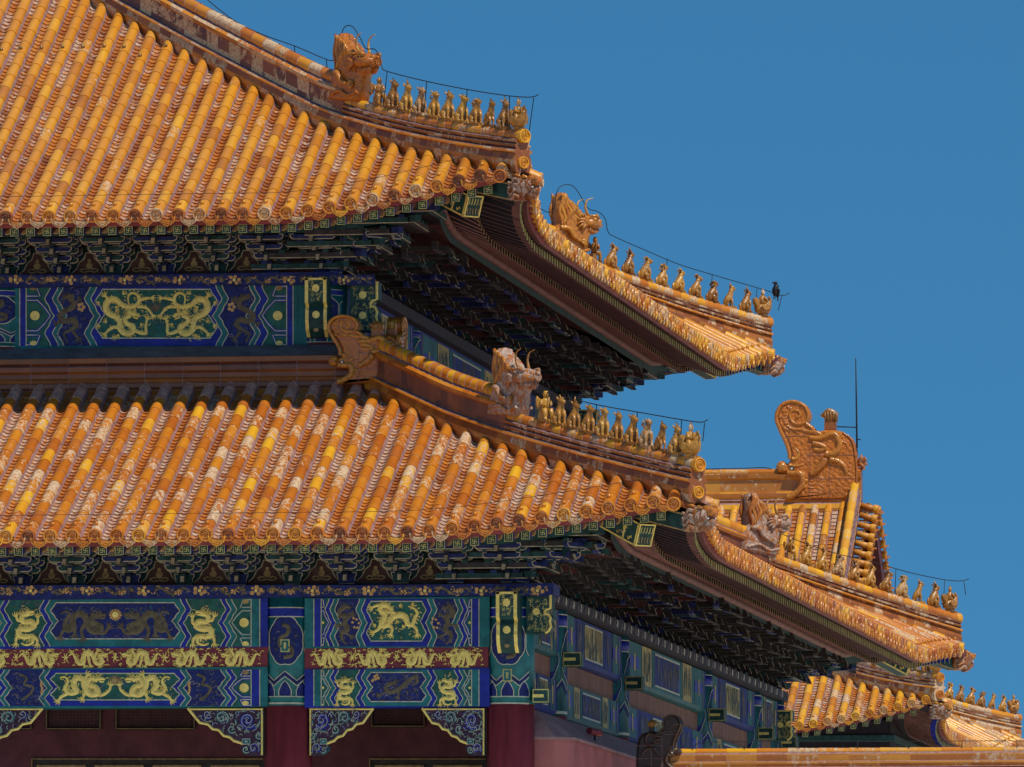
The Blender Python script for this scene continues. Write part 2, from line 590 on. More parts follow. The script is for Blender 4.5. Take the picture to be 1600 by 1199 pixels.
def tile_field(mb, roof, face, slist, dmax, mat, tone, peel, L=0.42, R=0.095, arc=6, hipgap=0.14, nails=None, dmin=None, shade_from=None):
    """cover tiles: rows of half-round segments between mortar seams"""
    A, D = roof.axes(face)
    for q in slist:
        qm = roof.sm(face, q)
        d0 = roof.e(qm) if dmin is None else dmin
        d1 = min(dmax, qm - hipgap)
        if d1 - d0 < 0.08:
            continue
        d, k = d0, 0
        off = 0.02 * rnd.uniform(-1, 1)
        while d < d1 - 0.02:
            dn = min(d + L * (0.92 if k == 0 else rnd.uniform(0.96, 1.04)), d1)
            tn, pl = tone(q, d), peel(q, d)
            rings = []
            for dd, rr in ((d, R * 1.045), (dn, R * 0.95)):
                n = roof.nrm(face, dd)
                c = roof.pt(face, q, dd, 0.034) + A * off
                rings.append([c + A * (-rr * math.cos(math.pi * i / arc)) + n * (rr * math.sin(math.pi * i / arc)) for i in range(arc + 1)])
            mt = mat if shade_from is None or d < shade_from else 'shade_tile'  # uphill of this limit the tile colour carries the eave's shade
            mb.rings(rings, mt, tn, pl, False, True)
            b = len(mb.v)                                          # front lip
            c0 = roof.pt(face, q, d, 0.034) + A * off
            mb.poly(rings[0], mat, max(0, tn - 0.2), rnd.choice((pl, 0.9)))
            for sg in (-1, 1):                                     # mortar seam
                w0, w1 = R * 0.96, R + rnd.uniform(0.012, 0.026)
                pp = []
                for dd in (d, dn):
                    n = roof.nrm(face, dd)
                    cc = roof.pt(face, q, dd, 0) + A * off
                    pp.append((cc + A * (sg * w0) + n * 0.046, cc + A * (sg * w1) + n * -0.012))
                mb.poly((pp[0][0], pp[0][1], pp[1][1], pp[1][0]), 'mortar')
            if k == 0 or (nails and abs(d - nails) < L * 0.5):
                cn = roof.pt(face, q, (d + 0.20) if k == 0 else d + 0.1, 0.034 + R * 0.98) + A * off
                n = roof.nrm(face, d)
                mb.ball(cn + n * 0.02, 0.034, 'bronze' if k else mat, 6, 0.55, 0.35, (1, 1, 1.25))
            d = dn
            k += 1


def trough_field(mb, roof, face, slist, dmax, mat, tone, peel, ex=0.125, half=0.075, lip=0.02, dmin=None):
    """pan tiles: overlapping shallow dishes between the cover rows"""
    A, D = roof.axes(face)
    for q in slist:
        qm = roof.sm(face, q)
        d = (roof.e(qm) - 0.03) if dmin is None else dmin
        d1 = min(dmax, qm + 0.02)
        base = rnd.random()
        while d < d1:
            dn = d + ex
            tn, pl = tone(q, d), peel(q, d)
            pr = []
            for dd, h in ((d, lip), (dn, -0.004)):
                n = roof.nrm(face, dd)
                c = roof.pt(face, q, dd, 0)
                pr.append([c + A * (half * x) + n * (h + 0.04 * x * x - 0.046) for x in (-1, -0.5, 0, 0.5, 1)])
            mb.rings(pr, mat, tn, pl, False, True)
            n = roof.nrm(face, d)
            low = [p - n * (lip + 0.004) for p in pr[0]]
            mb.rings([low, pr[0]], mat, tn * 0.8, min(1.0, pl * 0.9), False, False)
            d = dn


def roof_bed(mb, roof, face, s0, s1, dmax, mat, step=0.6, h=-0.05):
    """the bedding sheet under the tiles"""
    q = s0
    cols = []
    while q < s1 + 1e-6:
        qm = roof.sm(face, q)
        d0, d1 = roof.e(qm) + 0.02, min(dmax, qm)
        cols.append([roof.pt(face, q, d0 + (d1 - d0) * i / 8 if d1 > d0 else d0, h) for i in range(9)])
        q += step
    mb.rings(cols, mat, closed=False, smooth=False)


def make_tile_end(mat, tone, peel, R=0.112):
    mb = MB()
    n = 16
    ring = lambda r, y: [Vector((r * math.cos(2 * math.pi * k / n), y, r * math.sin(2 * math.pi * k / n))) for k in range(n)]
    mb.rings([ring(R * 0.93, -0.10), ring(R, -0.05), ring(R, 0.018), ring(R * 0.95, 0.028), ring(R * 0.80, 0.028), ring(R * 0.74, 0.004)], mat, tone, peel, True, False)
    mb.poly(ring(R * 0.74, 0.004), mat, max(0, tone - 0.25), peel)
    sp = [(R * 0.62 * (1 - i / 22) * math.cos(i * 0.62 + 0.5), 0.014, R * 0.62 * (1 - i / 22) * math.sin(i * 0.62 + 0.5)) for i in range(17)]
    mb.tube(sp, [0.009 + 0.004 * math.sin(i * 0.7) for i in range(17)], mat, 5, tone - 0.1, peel)
    for a in range(5):
        c = (R * 0.48 * math.cos(a * 1.26 + 0.2), 0.014, R * 0.48 * math.sin(a * 1.26 + 0.2))
        mb.ball(c, 0.012, mat, 5, tone, peel)
    return mb


def make_drip(mat, tone, peel):
    mb = MB()
    top = [(-0.135, 0.055), (-0.10, 0.01), (-0.05, -0.018), (0, -0.026), (0.05, -0.018), (0.10, 0.01), (0.135, 0.055)]
    bot = [(0.14, 0.03), (0.122, -0.045), (0.085, -0.075), (0.06, -0.098), (0.028, -0.108), (0, -0.13)]
    out = top + bot + [(-x, z) for x, z in bot[-2::-1]]
    P = [Vector((x, 0.012 + 0.10 * (0.06 - z) * 0.9, z)) for x, z in out]
    mb.prism(P, (0, -0.024, 0.004), mat, tone, peel)
    inn = [Vector((p.x * 0.84, p.y + 0.006, (p.z + 0.03) * 0.8 - 0.03)) for p in P]
    mb.rings([[p + Vector((0, 0.012, 0)) for p in P], [p + Vector((0, 0.012, 0)) for p in inn], inn], mat, tone + 0.1, peel, True, False)
    mb.tube(spline([(-0.075, 0.026, -0.03), (-0.04, 0.03, -0.055), (0, 0.03, -0.04), (0.04, 0.032, -0.065), (0.075, 0.028, -0.035)], 3), 0.009, mat, 5, tone, peel)
    mb.tube(spline([(-0.03, 0.032, -0.085), (0, 0.03, -0.07), (0.03, 0.034, -0.09)], 3), 0.009, mat, 5, tone, peel)
    return mb


def out_frame(roof, face, q, d, h=0.0, tilt=0.35):
    """matrix: x along the eave, y outwards (tilted with the slope), z up"""
    A, D = roof.axes(face)
    o = (-D - Vector((0, 0, 1)) * roof.slope(d) * tilt).normalized()
    x = A
    z = x.cross(o)
    if z.z < 0:
        x = -x
        z = -z
    m = frame(x, o, z)
    m.translation = roof.pt(face, q, d, h)
    return m


def merge(mb, src, xf, tone=None, peel=None):
    b = len(mb.v)
    mb.v.extend(tuple(xf @ Vector(p)) for p in src.v)
    mp = [mb.mi(n) for n in src.mats]
    for f, m, t, p, s in zip(src.f, src.m, src.t, src.p, src.s):
        mb.f.append(tuple(b + i for i in f))
        mb.m.append(mp[m])
        mb.t.append(t if tone is None else tone + (t - 0.5) * 0.5)
        mb.p.append(p if peel is None else peel)
        mb.s.append(s)


# ridge cross sections: (half width, height, strip material, tone offset); swept along a path, mirrored
RIDGE_LOW = [(0.13, -0.10, 'glaze_ridge', 0.1), (0.165, 0.02, 'glaze_ridge', 0.15), (0.17, 0.10, 'glaze_ridge', 0.1), (0.135, 0.20, 'glaze_ridge', -0.1), (0.185, 0.215, 'glaze_orange', 0.1),
             (0.195, 0.235, 'glaze_orange', 0.1), (0.185, 0.26, 'mortar_dark', 0), (0.125, 0.275, 'glaze_ridge', -0.15), (0.15, 0.31, 'glaze_ridge', -0.1), (0.155, 0.345, 'mortar_dark', 0), (0.115, 0.36, 'glaze_ridge', -0.2),
             (0.14, 0.385, 'glaze_ridge', 0), (0.145, 0.42, 'mortar_dark', 0), (0.08, 0.44, 'mortar_dark', 0)]
RIDGE_HIGH = [(0.13, -0.10, 'glaze_ridge', 0.1), (0.165, 0.02, 'glaze_ridge', 0.15), (0.17, 0.10, 'glaze_ridge', 0.1), (0.135, 0.20, 'glaze_ridge', -0.1), (0.185, 0.215, 'glaze_orange', 0.1),
              (0.195, 0.235, 'glaze_orange', 0.1), (0.185, 0.26, 'mortar_dark', 0), (0.115, 0.28, 'glaze_ridge', -0.2), (0.105, 0.36, 'glaze_ridge', -0.25), (0.105, 0.56, 'glaze_ridge', 0), (0.15, 0.60, 'glaze_ridge', 0.1),
              (0.165, 0.66, 'glaze_orange', 0), (0.12, 0.70, 'mortar_dark', 0), (0.08, 0.74, 'mortar_dark', 0)]


def sweep_ridge(mb, path, prof, cap_r, cap_h, tone0=0.45, peel0=0.5, seg=0.45, capmat='glaze_orange', sides=(-1, 1), sc=1.0):
    """sweep a ridge profile along a path of points, cover tile on top in separate segments"""
    # resample
    pts = [Vector(p) for p in path]
    res = [pts[0]]
    for i in range(1, len(pts)):
        a, b = pts[i - 1], pts[i]
        n = max(1, round((b - a).length / seg))
        for k in range(1, n + 1):
            res.append(a.lerp(b, k / n))
    side = []
    for i in range(len(res)):
        d = res[min(i + 1, len(res) - 1)] - res[max(0, i - 1)]
        d.z = 0
        d.normalize()
        side.append(Vector((d.y, -d.x, 0)))
    Z = Vector((0, 0, 1))
    for sg in sides:
        for i in range(len(res) - 1):
            for k in range(len(prof) - 1):
                w0, h0, mt, to = prof[k]
                w1, h1 = prof[k + 1][:2]
                q = [res[i] + side[i] * (sg * w0 * sc) + Z * (h0 * sc), res[i + 1] + side[i + 1] * (sg * w0 * sc) + Z * (h0 * sc),
                     res[i + 1] + side[i + 1] * (sg * w1 * sc) + Z * (h1 * sc), res[i] + side[i] * (sg * w1 * sc) + Z * (h1 * sc)]
                tn = tone0 + to + rnd.uniform(-0.2, 0.2)
                mb.poly(q, mt, tn, peel0 * rnd.uniform(0.3, 1.5) if mt != 'mortar' else 0)
    for end in (0, -1):
        ring = [res[end] + side[end] * (w * sc) + Z * (h * sc) for w, h, *_ in prof] + [res[end] - side[end] * (w * sc) + Z * (h * sc) for w, h, *_ in prof[::-1]]
        mb.poly(ring, 'glaze_ridge', tone0, peel0)
    for i in range(len(res) - 1):
        rr = []
        for j, r in ((i, cap_r * 1.05), (i + 1, cap_r * 0.95)):
            rr.append([res[j] + side[j] * (r * sc * math.cos(a)) + Z * (cap_h * sc + r * sc * math.sin(a)) for a in [math.pi * (1.25 - 1.5 * t / 8) for t in range(9)]])
        mb.rings(rr, capmat, tone0 + rnd.uniform(-0.1, 0.5), peel0 * rnd.uniform(0.1, 1.8), False, True)
        mb.poly(rr[0], 'mortar')
    return res


# ---------------------------------------------------------------- under the eaves
def zf(roof, q, x):                     # centre line of a flying rafter, x = distance back from the eave edge
    return roof.ze(q) - 0.19 + 0.32 * (x - 0.22)


def zr(roof, q, x):                     # centre line of a round rafter
    return roof.ze(q) - 0.085 + 0.42 * (x - 0.97)


def manji(mb, P, sq, mat, off):
    """bordered square with the fret emblem on the end of a rafter; P(x, z) gives the place"""
    t = sq * 0.075

    def bar(x0, z0, x1, z1):
        mb.prism([P(x0, z0, 0.001), P(x1, z0, 0.001), P(x1, z1, 0.001), P(x0, z1, 0.001)], off, mat)
    h = sq / 2
    bar(-h, -h, h, -h + t)
    bar(-h, h - t, h, h)
    bar(-h, -h + t, -h + t, h - t)
    bar(h - t, -h + t, h, h - t)
    a = sq * 0.27
    c = t * 0.55
    bar(-c, -a, c, a)
    bar(-a, -c, -c, c)
    bar(c, -c, a, c)
    bar(c, a - 2 * c, a, a)
    bar(-a, -a, -c, -a + 2 * c)
    bar(-a, c, -a + 2 * c, a)
    bar(a - 2 * c, -a, a, -c)


def fly_mesh(L=1.25, sq=0.135, emblem=True, flank='blue'):
    """local: y inwards from the outer end, x along the eave, z up"""
    mb = MB()
    dz = 0.32 * L
    h = sq / 2
    P = [Vector((-h, 0, -h)), Vector((h, 0, -h)), Vector((h, 0, h)), Vector((-h, 0, h))]
    mb.poly(P, 'dark_green')
    for i in range(4):
        j = (i + 1) % 4
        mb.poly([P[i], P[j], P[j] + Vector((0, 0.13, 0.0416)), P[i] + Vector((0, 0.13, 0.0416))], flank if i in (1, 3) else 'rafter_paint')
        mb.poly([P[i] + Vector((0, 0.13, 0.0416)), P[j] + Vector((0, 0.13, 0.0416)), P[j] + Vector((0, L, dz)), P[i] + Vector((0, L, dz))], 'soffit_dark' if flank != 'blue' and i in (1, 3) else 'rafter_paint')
    if emblem:
        manji(mb, lambda x, z, o: Vector((x, -o, z)), sq, 'rafter_gold', (0, -0.005, 0))
    return mb


def round_mesh(L=2.0, r=0.06, two_tone=False):
    mb = MB()
    n = 10
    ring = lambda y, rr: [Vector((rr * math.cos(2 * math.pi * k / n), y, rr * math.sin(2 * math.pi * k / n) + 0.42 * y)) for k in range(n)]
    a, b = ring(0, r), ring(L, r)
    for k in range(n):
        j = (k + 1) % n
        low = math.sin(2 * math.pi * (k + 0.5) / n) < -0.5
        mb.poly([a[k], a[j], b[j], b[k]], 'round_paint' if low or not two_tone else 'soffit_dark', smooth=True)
    mb.poly(ring(0, r), 'flower')
    for rr in (0.72, 0.4):
        mb.rings([[p + Vector((0, -0.004, 0)) for p in ring(0, r * rr)], [p + Vector((0, -0.004, 0)) for p in ring(0, r * (rr - 0.16))]], 'dark_green', smooth=False)
    return mb


def eave_boards(mb, roof, face, s0, s1, step=0.35):
    """red boards, soffits and purlin that follow the eave's upturned edge"""
    A, D = roof.axes(face)
    qs = []
    q = s0
    while q < s1 + 1e-6:
        qs.append(q)
        q += step
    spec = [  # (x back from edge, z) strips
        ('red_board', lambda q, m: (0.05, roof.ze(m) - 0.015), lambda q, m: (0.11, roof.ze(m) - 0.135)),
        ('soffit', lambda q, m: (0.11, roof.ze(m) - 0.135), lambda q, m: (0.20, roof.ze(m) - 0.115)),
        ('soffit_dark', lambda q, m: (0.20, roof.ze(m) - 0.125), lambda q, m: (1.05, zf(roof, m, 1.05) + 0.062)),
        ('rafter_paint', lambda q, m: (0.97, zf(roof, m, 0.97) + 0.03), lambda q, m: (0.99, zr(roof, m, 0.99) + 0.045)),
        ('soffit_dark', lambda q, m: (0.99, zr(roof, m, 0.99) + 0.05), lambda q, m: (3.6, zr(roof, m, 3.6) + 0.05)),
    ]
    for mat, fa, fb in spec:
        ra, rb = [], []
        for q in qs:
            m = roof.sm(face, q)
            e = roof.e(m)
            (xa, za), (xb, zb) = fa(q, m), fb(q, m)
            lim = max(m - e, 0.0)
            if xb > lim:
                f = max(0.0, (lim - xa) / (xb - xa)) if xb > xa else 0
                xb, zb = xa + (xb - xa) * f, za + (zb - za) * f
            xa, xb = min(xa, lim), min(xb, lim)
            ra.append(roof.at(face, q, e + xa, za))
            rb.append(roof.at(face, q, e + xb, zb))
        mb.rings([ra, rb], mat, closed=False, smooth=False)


def purlin(mb, roof, face, s0, s1, zlow, x=1.52, r=0.07, step=0.5, mat='rafter_paint'):
    q, pts = s0, []
    while q < s1 + 1e-6:
        m = roof.sm(face, q)
        pts.append(roof.at(face, q, roof.e(m) + x, zr(roof, m, x) - 0.03 - r))
        q += step
    mb.tube(pts, r, mat, 10)
    A, D = roof.axes(face)
    mb.rings([[p + D * 0.03 for p in pts], [Vector((p.x, p.y, min(p.z, max(zlow, p.z - 0.22)))) + D * 0.03 for p in pts]], 'dull_green', closed=False, smooth=False)


def bracket_mesh(ma, mb_, out, tier=0.12, n=4, worn=None):
    """a stepped bracket set: x along the wall, y outwards, z up from the top of the band"""
    g = MB()

    def arm(y, z, half, mat, th=0.085, hh=0.085):
        o = [(-half, hh), (-half, 0.045), (-half + 0.02, 0.02), (-half + 0.055, 0.0), (half - 0.055, 0.0), (half - 0.02, 0.02), (half, 0.045), (half, hh)]
        g.prism([(x, y + th / 2, z + q) for x, q in o], (0, -th, 0), mat)
        ol = o
        for (x0, z0), (x1, z1) in zip(ol, ol[1:]):
            dx, dz = x1 - x0, z1 - z0
            L = math.hypot(dx, dz)
            nx, nz = -dz / L * 0.017, dx / L * 0.017
            if abs(dz) < 1e-6 and abs(dx) > 0.1:
                nx, nz = 0, 0.016
            yy = y + th / 2 + 0.003
            if worn and worn.random() > 0.3:
                continue
            g.poly([(x0, yy, z + z0), (x1, yy, z + z1), (x1 + nx, yy, z + z1 + nz), (x0 + nx, yy, z + z0 + nz)], 'dull_line')

    def dou(x, y, z, mat, w=0.085, h=0.05):
        o = [(-w / 2, h), (-w / 2, h * 0.45), (-w / 2 + 0.014, 0), (w / 2 - 0.014, 0), (w / 2, h * 0.45), (w / 2, h)]
        g.prism([(x + a, y + 0.05, z + q) for a, q in o], (0, -0.1, 0), mat)
        if worn and worn.random() > 0.3:
            return
        g.poly([(x - w / 2 + 0.014, y + 0.0535, z), (x + w / 2 - 0.014, y + 0.0535, z), (x + w / 2 - 0.014, y + 0.0535, z + 0.011), (x - w / 2 + 0.014, y + 0.0535, z + 0.011)], 'dull_line')
        for sg in (-1, 1):
            g.poly([(x + sg * w / 2, y + 0.0535, z + h * 0.45), (x + sg * w / 2, y + 0.0535, z + h), (x + sg * (w / 2 - 0.010), y + 0.0535, z + h), (x + sg * (w / 2 - 0.010), y + 0.0535, z + h * 0.45)], 'dull_line')

    dou(0, 0.0, 0.0, ma, 0.28, 0.12)
    st = out / (n - 0.5)
    for k in range(n):
        z = 0.09 + tier * k
        for j in range(max(0, k - 2), k + 1):
            half = min(0.165 + 0.07 * k + (0.05 if j < k else 0.0), 0.415)
            m = mb_ if (k + j) % 2 else ma
            arm(st * j, z, half, m)
            for sg in (-1, 1):
                dou(sg * (half - 0.04), st * j, z + 0.085, ma if m == mb_ else mb_)
        g.box((0, (st * k + 0.16) / 2 - 0.05, z + 0.045), (0.075, st * k + 0.30, 0.085), mb_ if k % 2 else ma)
        yy = st * k + 0.26
        nose = [(0, 0.088), (0, 0.0), (0.10, -0.045), (0.145, -0.045), (0.10, 0.06)]
        g.prism([(-0.036, yy - 0.16 + a, z + q) for a, q in nose], (0.072, 0, 0), 'dark_wood')
        g.poly([(-0.03, yy - 0.012, z - 0.046), (0.03, yy - 0.012, z - 0.046), (0.03, yy - 0.052, z + 0.048), (-0.03, yy - 0.052, z + 0.048)][::1], 'dull_line')
    return g


# ---------------------------------------------------------------- painting: real thin layers on a face
class Paint:
    def __init__(s, mb, fr):
        s.mb, s.fr = mb, fr

    def poly(s, pts, mat, k=1):
        s.mb.poly([s.fr(p[0], p[1], k) for p in pts], mat)

    def rect(s, u0, v0, u1, v1, mat, k=1, n=1):
        for i in range(n):
            a, b = u0 + (u1 - u0) * i / n, u0 + (u1 - u0) * (i + 1) / n
            s.poly([(a, v0), (b, v0), (b, v1), (a, v1)], mat, k)

    def band(s, A, B, mat, k=1):
        """strip between two polylines with the same number of points"""
        for i in range(len(A) - 1):
            s.poly([A[i], A[i + 1], B[i + 1], B[i]], mat, k)

    def fill(s, pts, mat, k=1, rows=14, cols=10):
        """fill a left-right convex outline with a grid so that it follows a curved face"""
        P = [(p[0], p[1]) for p in pts]
        v0, v1 = min(p[1] for p in P), max(p[1] for p in P)
        lines = []
        for i in range(rows + 1):
            v = v0 + (v1 - v0) * min(max(i / rows, 0.002), 0.998)
            xs = []
            for a, b in zip(P, P[1:] + P[:1]):
                if (a[1] - v) * (b[1] - v) <= 0 and a[1] != b[1]:
                    xs.append(a[0] + (b[0] - a[0]) * (v - a[1]) / (b[1] - a[1]))
            if xs:
                lines.append([(min(xs) + (max(xs) - min(xs)) * j / cols, v) for j in range(cols + 1)])
        for A, B in zip(lines, lines[1:]):
            s.band(A, B, mat, k)

    def stroke(s, pts, w, mat, k=2, closed=False, taper=None):
        P = [Vector((p[0], p[1])) for p in pts]
        k += rnd.random() * 0.45                         # never two strokes in one plane
        n = len(P)
        L, Rr = [], []
        for i in range(n):
            a = P[(i - 1) % n] if closed or i > 0 else P[i]
            b = P[(i + 1) % n] if closed or i < n - 1 else P[i]
            d = b - a
            if d.length < 1e-9:
                d = Vector((1, 0))
            d.normalize()
            ww = w / 2
            if taper:
                ww *= taper(i / max(1, n - 1))
            m = Vector((-d.y, d.x)) * ww
            L.append(P[i] + m)
            Rr.append(P[i] - m)
        if closed:
            L.append(L[0])
            Rr.append(Rr[0])
        s.band(L, Rr, mat, k)

    def disc(s, u, v, r, mat, k=2, n=12, rv=None):
        rv = rv or r
        k += 0.5 + rnd.random() * 0.4
        s.poly([(u + r * math.cos(2 * math.pi * i / n), v + rv * math.sin(2 * math.pi * i / n)) for i in range(n)], mat, k)

    def relief(s, pts, w, mat, k=1, h=4, taper=None, smooth=True):
        """raised half-round moulding along a line (widths in pixels, h in layers)"""
        P = [Vector((p[0], p[1])) for p in pts]
        n = len(P)
        rows = []
        for i in range(n):
            d = P[min(i + 1, n - 1)] - P[max(i - 1, 0)]
            if d.length < 1e-9:
                d = Vector((1, 0))
            d.normalize()
            m = Vector((-d.y, d.x)) * (w / 2 * (taper(i / max(1, n - 1)) if taper else 1))
            rows.append([s.fr(*(P[i] + m * o), k + h * q) for o, q in ((-1, 0), (-0.62, 0.75), (0, 1), (0.62, 0.75), (1, 0))])
        s.mb.rings(rows, mat, closed=False, smooth=smooth)


def facade(y0):
    return lambda u, v, k: at(u, v, y0) + Vector((0, -0.004 * k, 0))


def mirrored(fr, uc):
    return lambda u, v, k: fr(2 * uc - u, v, k)


def cyl_frame(xc, yc, r, uc):
    """wrap photo-like pixels round a column; uc is the pixel of its axis"""
    def fr(u, v, k):
        p = at(u, v, yc - r)
        dx = max(-1.52 * r, min(1.52 * r, (p.x - at(uc, v, yc - r).x)))
        a = dx / r
        rr = r + 0.004 * k
        return Vector((xc + rr * math.sin(a), yc - rr * math.cos(a), p.z))
    return fr


def claw(P, x, y, ang, sz, mat, k, h):
    for j in range(4):
        a = ang + (j - 1.5) * 0.55
        P.relief([(x, y), (x + sz * 0.6 * math.cos(a), y + sz * 0.6 * math.sin(a)), (x + sz * math.cos(a + 0.3), y + sz * math.sin(a + 0.3))], sz * 0.34, mat, k, h, lambda t: 1 - 0.7 * t)


def dragon(P, body, w, mat, k=2, h=4, legs=(), head=None, hang_=0.0, mane=True):
    """gilded dragon: a coiling raised body, legs with claws, maned head; points in pixels"""
    w *= 1.45
    b = spline([Vector((x, y)) for x, y in body], 6)
    P.relief(b, w, mat, k, h, lambda t: (0.75 + 0.6 * t if t < 0.4 else 1.0 if t < 0.6 else 1.0 - (t - 0.6) * 1.9))
    n = len(b)
    for i in range(3, n - 4, 3):                    # back fins
        d = (b[i + 1] - b[i - 1])
        d.normalize()
        m = Vector((-d.y, d.x))
        P.relief([b[i] + m * w * 0.4, b[i] + m * w * 0.75 - d * w * 0.2], w * 0.28, mat, k, h * 0.5, lambda t: 1 - 0.8 * t)
    for leg in legs:
        l = spline([Vector((x, y)) for x, y in leg], 4)
        P.relief(l, w * 0.62, mat, k, h * 0.8, lambda t: 1.1 - 0.45 * t)
        d = l[-1] - l[-3]
        claw(P, l[-1].x, l[-1].y, math.atan2(d.y, d.x), w * 0.95, mat, k, h * 0.7)
    x, y, a, sz = head if head else (b[0].x, b[0].y, 0, w)
    ca, sa = math.cos(a), math.sin(a)

    def L(px, py):
        return (x + sz * (px * ca - py * sa), y + sz * (px * sa + py * ca))
    P.relief([L(-0.5, 0), L(0.1, -0.15), L(0.8, -0.2), L(1.15, 0.0)], sz * 0.85, mat, k, h * 1.2, lambda t: 1 - 0.45 * t)
    P.relief([L(0.1, 0.35), L(0.6, 0.42), L(0.95, 0.3)], sz * 0.34, mat, k, h * 0.9)
    P.relief([L(0.0, -0.4), L(-0.5, -0.9), L(-1.0, -0.95)], sz * 0.22, mat, k, h * 0.7, lambda t: 1 - 0.6 * t)
    P.relief([L(0.2, -0.5), L(0.0, -1.0), L(-0.4, -1.3)], sz * 0.2, mat, k, h * 0.7, lambda t: 1 - 0.6 * t)
    if mane:
        for j in range(6):
            aa = 2.2 + j * 0.35
            P.relief([L(-0.4, 0), L(0.9 * math.cos(aa) - 0.5, 0.9 * math.sin(aa)), L(1.5 * math.cos(aa + 0.25) - 0.5, 1.4 * math.sin(aa + 0.25))], sz * 0.24, mat, k, h * 0.5, lambda t: 1 - 0.75 * t)
        P.relief([L(1.1, -0.1), L(1.5, -0.5), L(1.9, -0.35)], sz * 0.12, mat, k, h * 0.5)


def gold_flames(fr, box, n, parent, seed=1, size=4.0, avoid=(), k=3):
    """small gilded flames and clouds that fill the field round the dragons"""
    mb = MB()
    P = Paint(mb, fr)
    r = random.Random(seed)
    u0, v0, u1, v1 = box
    for _ in range(n):
        x, y, a, s, sg = r.uniform(u0, u1), r.uniform(v0, v1), r.uniform(0, 6.28), size * r.uniform(0.6, 1.2), r.choice((-1, 1))
        pts = [(x + s * t * math.cos(a + sg * t * 1.5), y + s * t * math.sin(a + sg * t * 1.5)) for t in (0, 0.3, 0.6, 0.9, 1.15)]
        P.relief(pts, s * 0.5, 'gold', k, 3, lambda t: 1 - 0.75 * t)
    return tag(mb.build('flame_pattern', parent), kind='stuff')


def fill_clouds(P, poly_test, box, n, mats, size, k=2, seed=1, w=0.9):
    """small curled strokes scattered in the field of a panel"""
    r = random.Random(seed)
    u0, v0, u1, v1 = box
    for _ in range(n):
        x, y = r.uniform(u0, u1), r.uniform(v0, v1)
        if poly_test and not poly_test(x, y):
            continue
        a0, sg, s = r.uniform(0, 6.28), r.choice((-1, 1)), size * r.uniform(0.6, 1.3)
        pts = [(x + s * (1 - t / 9) * math.cos(a0 + sg * t * 0.7), y + s * 0.7 * (1 - t / 9) * math.sin(a0 + sg * t * 0.7)) for t in range(6)]
        P.stroke(pts, w * r.uniform(0.7, 1.2), r.choice(mats), k)


# boundary of a painted panel end: a lobed zigzag (fraction of height, offset in units)
ZIG = [(0.0, 0.66), (0.07, 0.52), (0.14, 0.26), (0.215, 0.0), (0.27, 0.12), (0.34, 0.44), (0.42, 0.62), (0.505, 1.0), (0.59, 0.62), (0.67, 0.44), (0.74, 0.12), (0.795, 0.0), (0.87, 0.26), (0.94, 0.52), (1.0, 0.66)]


def zig(u, v0, v1, amp, sg=1):
    return [(u + sg * amp * o, v0 + (v1 - v0) * t) for t, o in ZIG]


def panel_shape(u0, u1, v0, v1, amp):
    a = zig(u0, v0, v1, amp)
    return a + [(u0 + u1 - x, y) for x, y in a[::-1]]


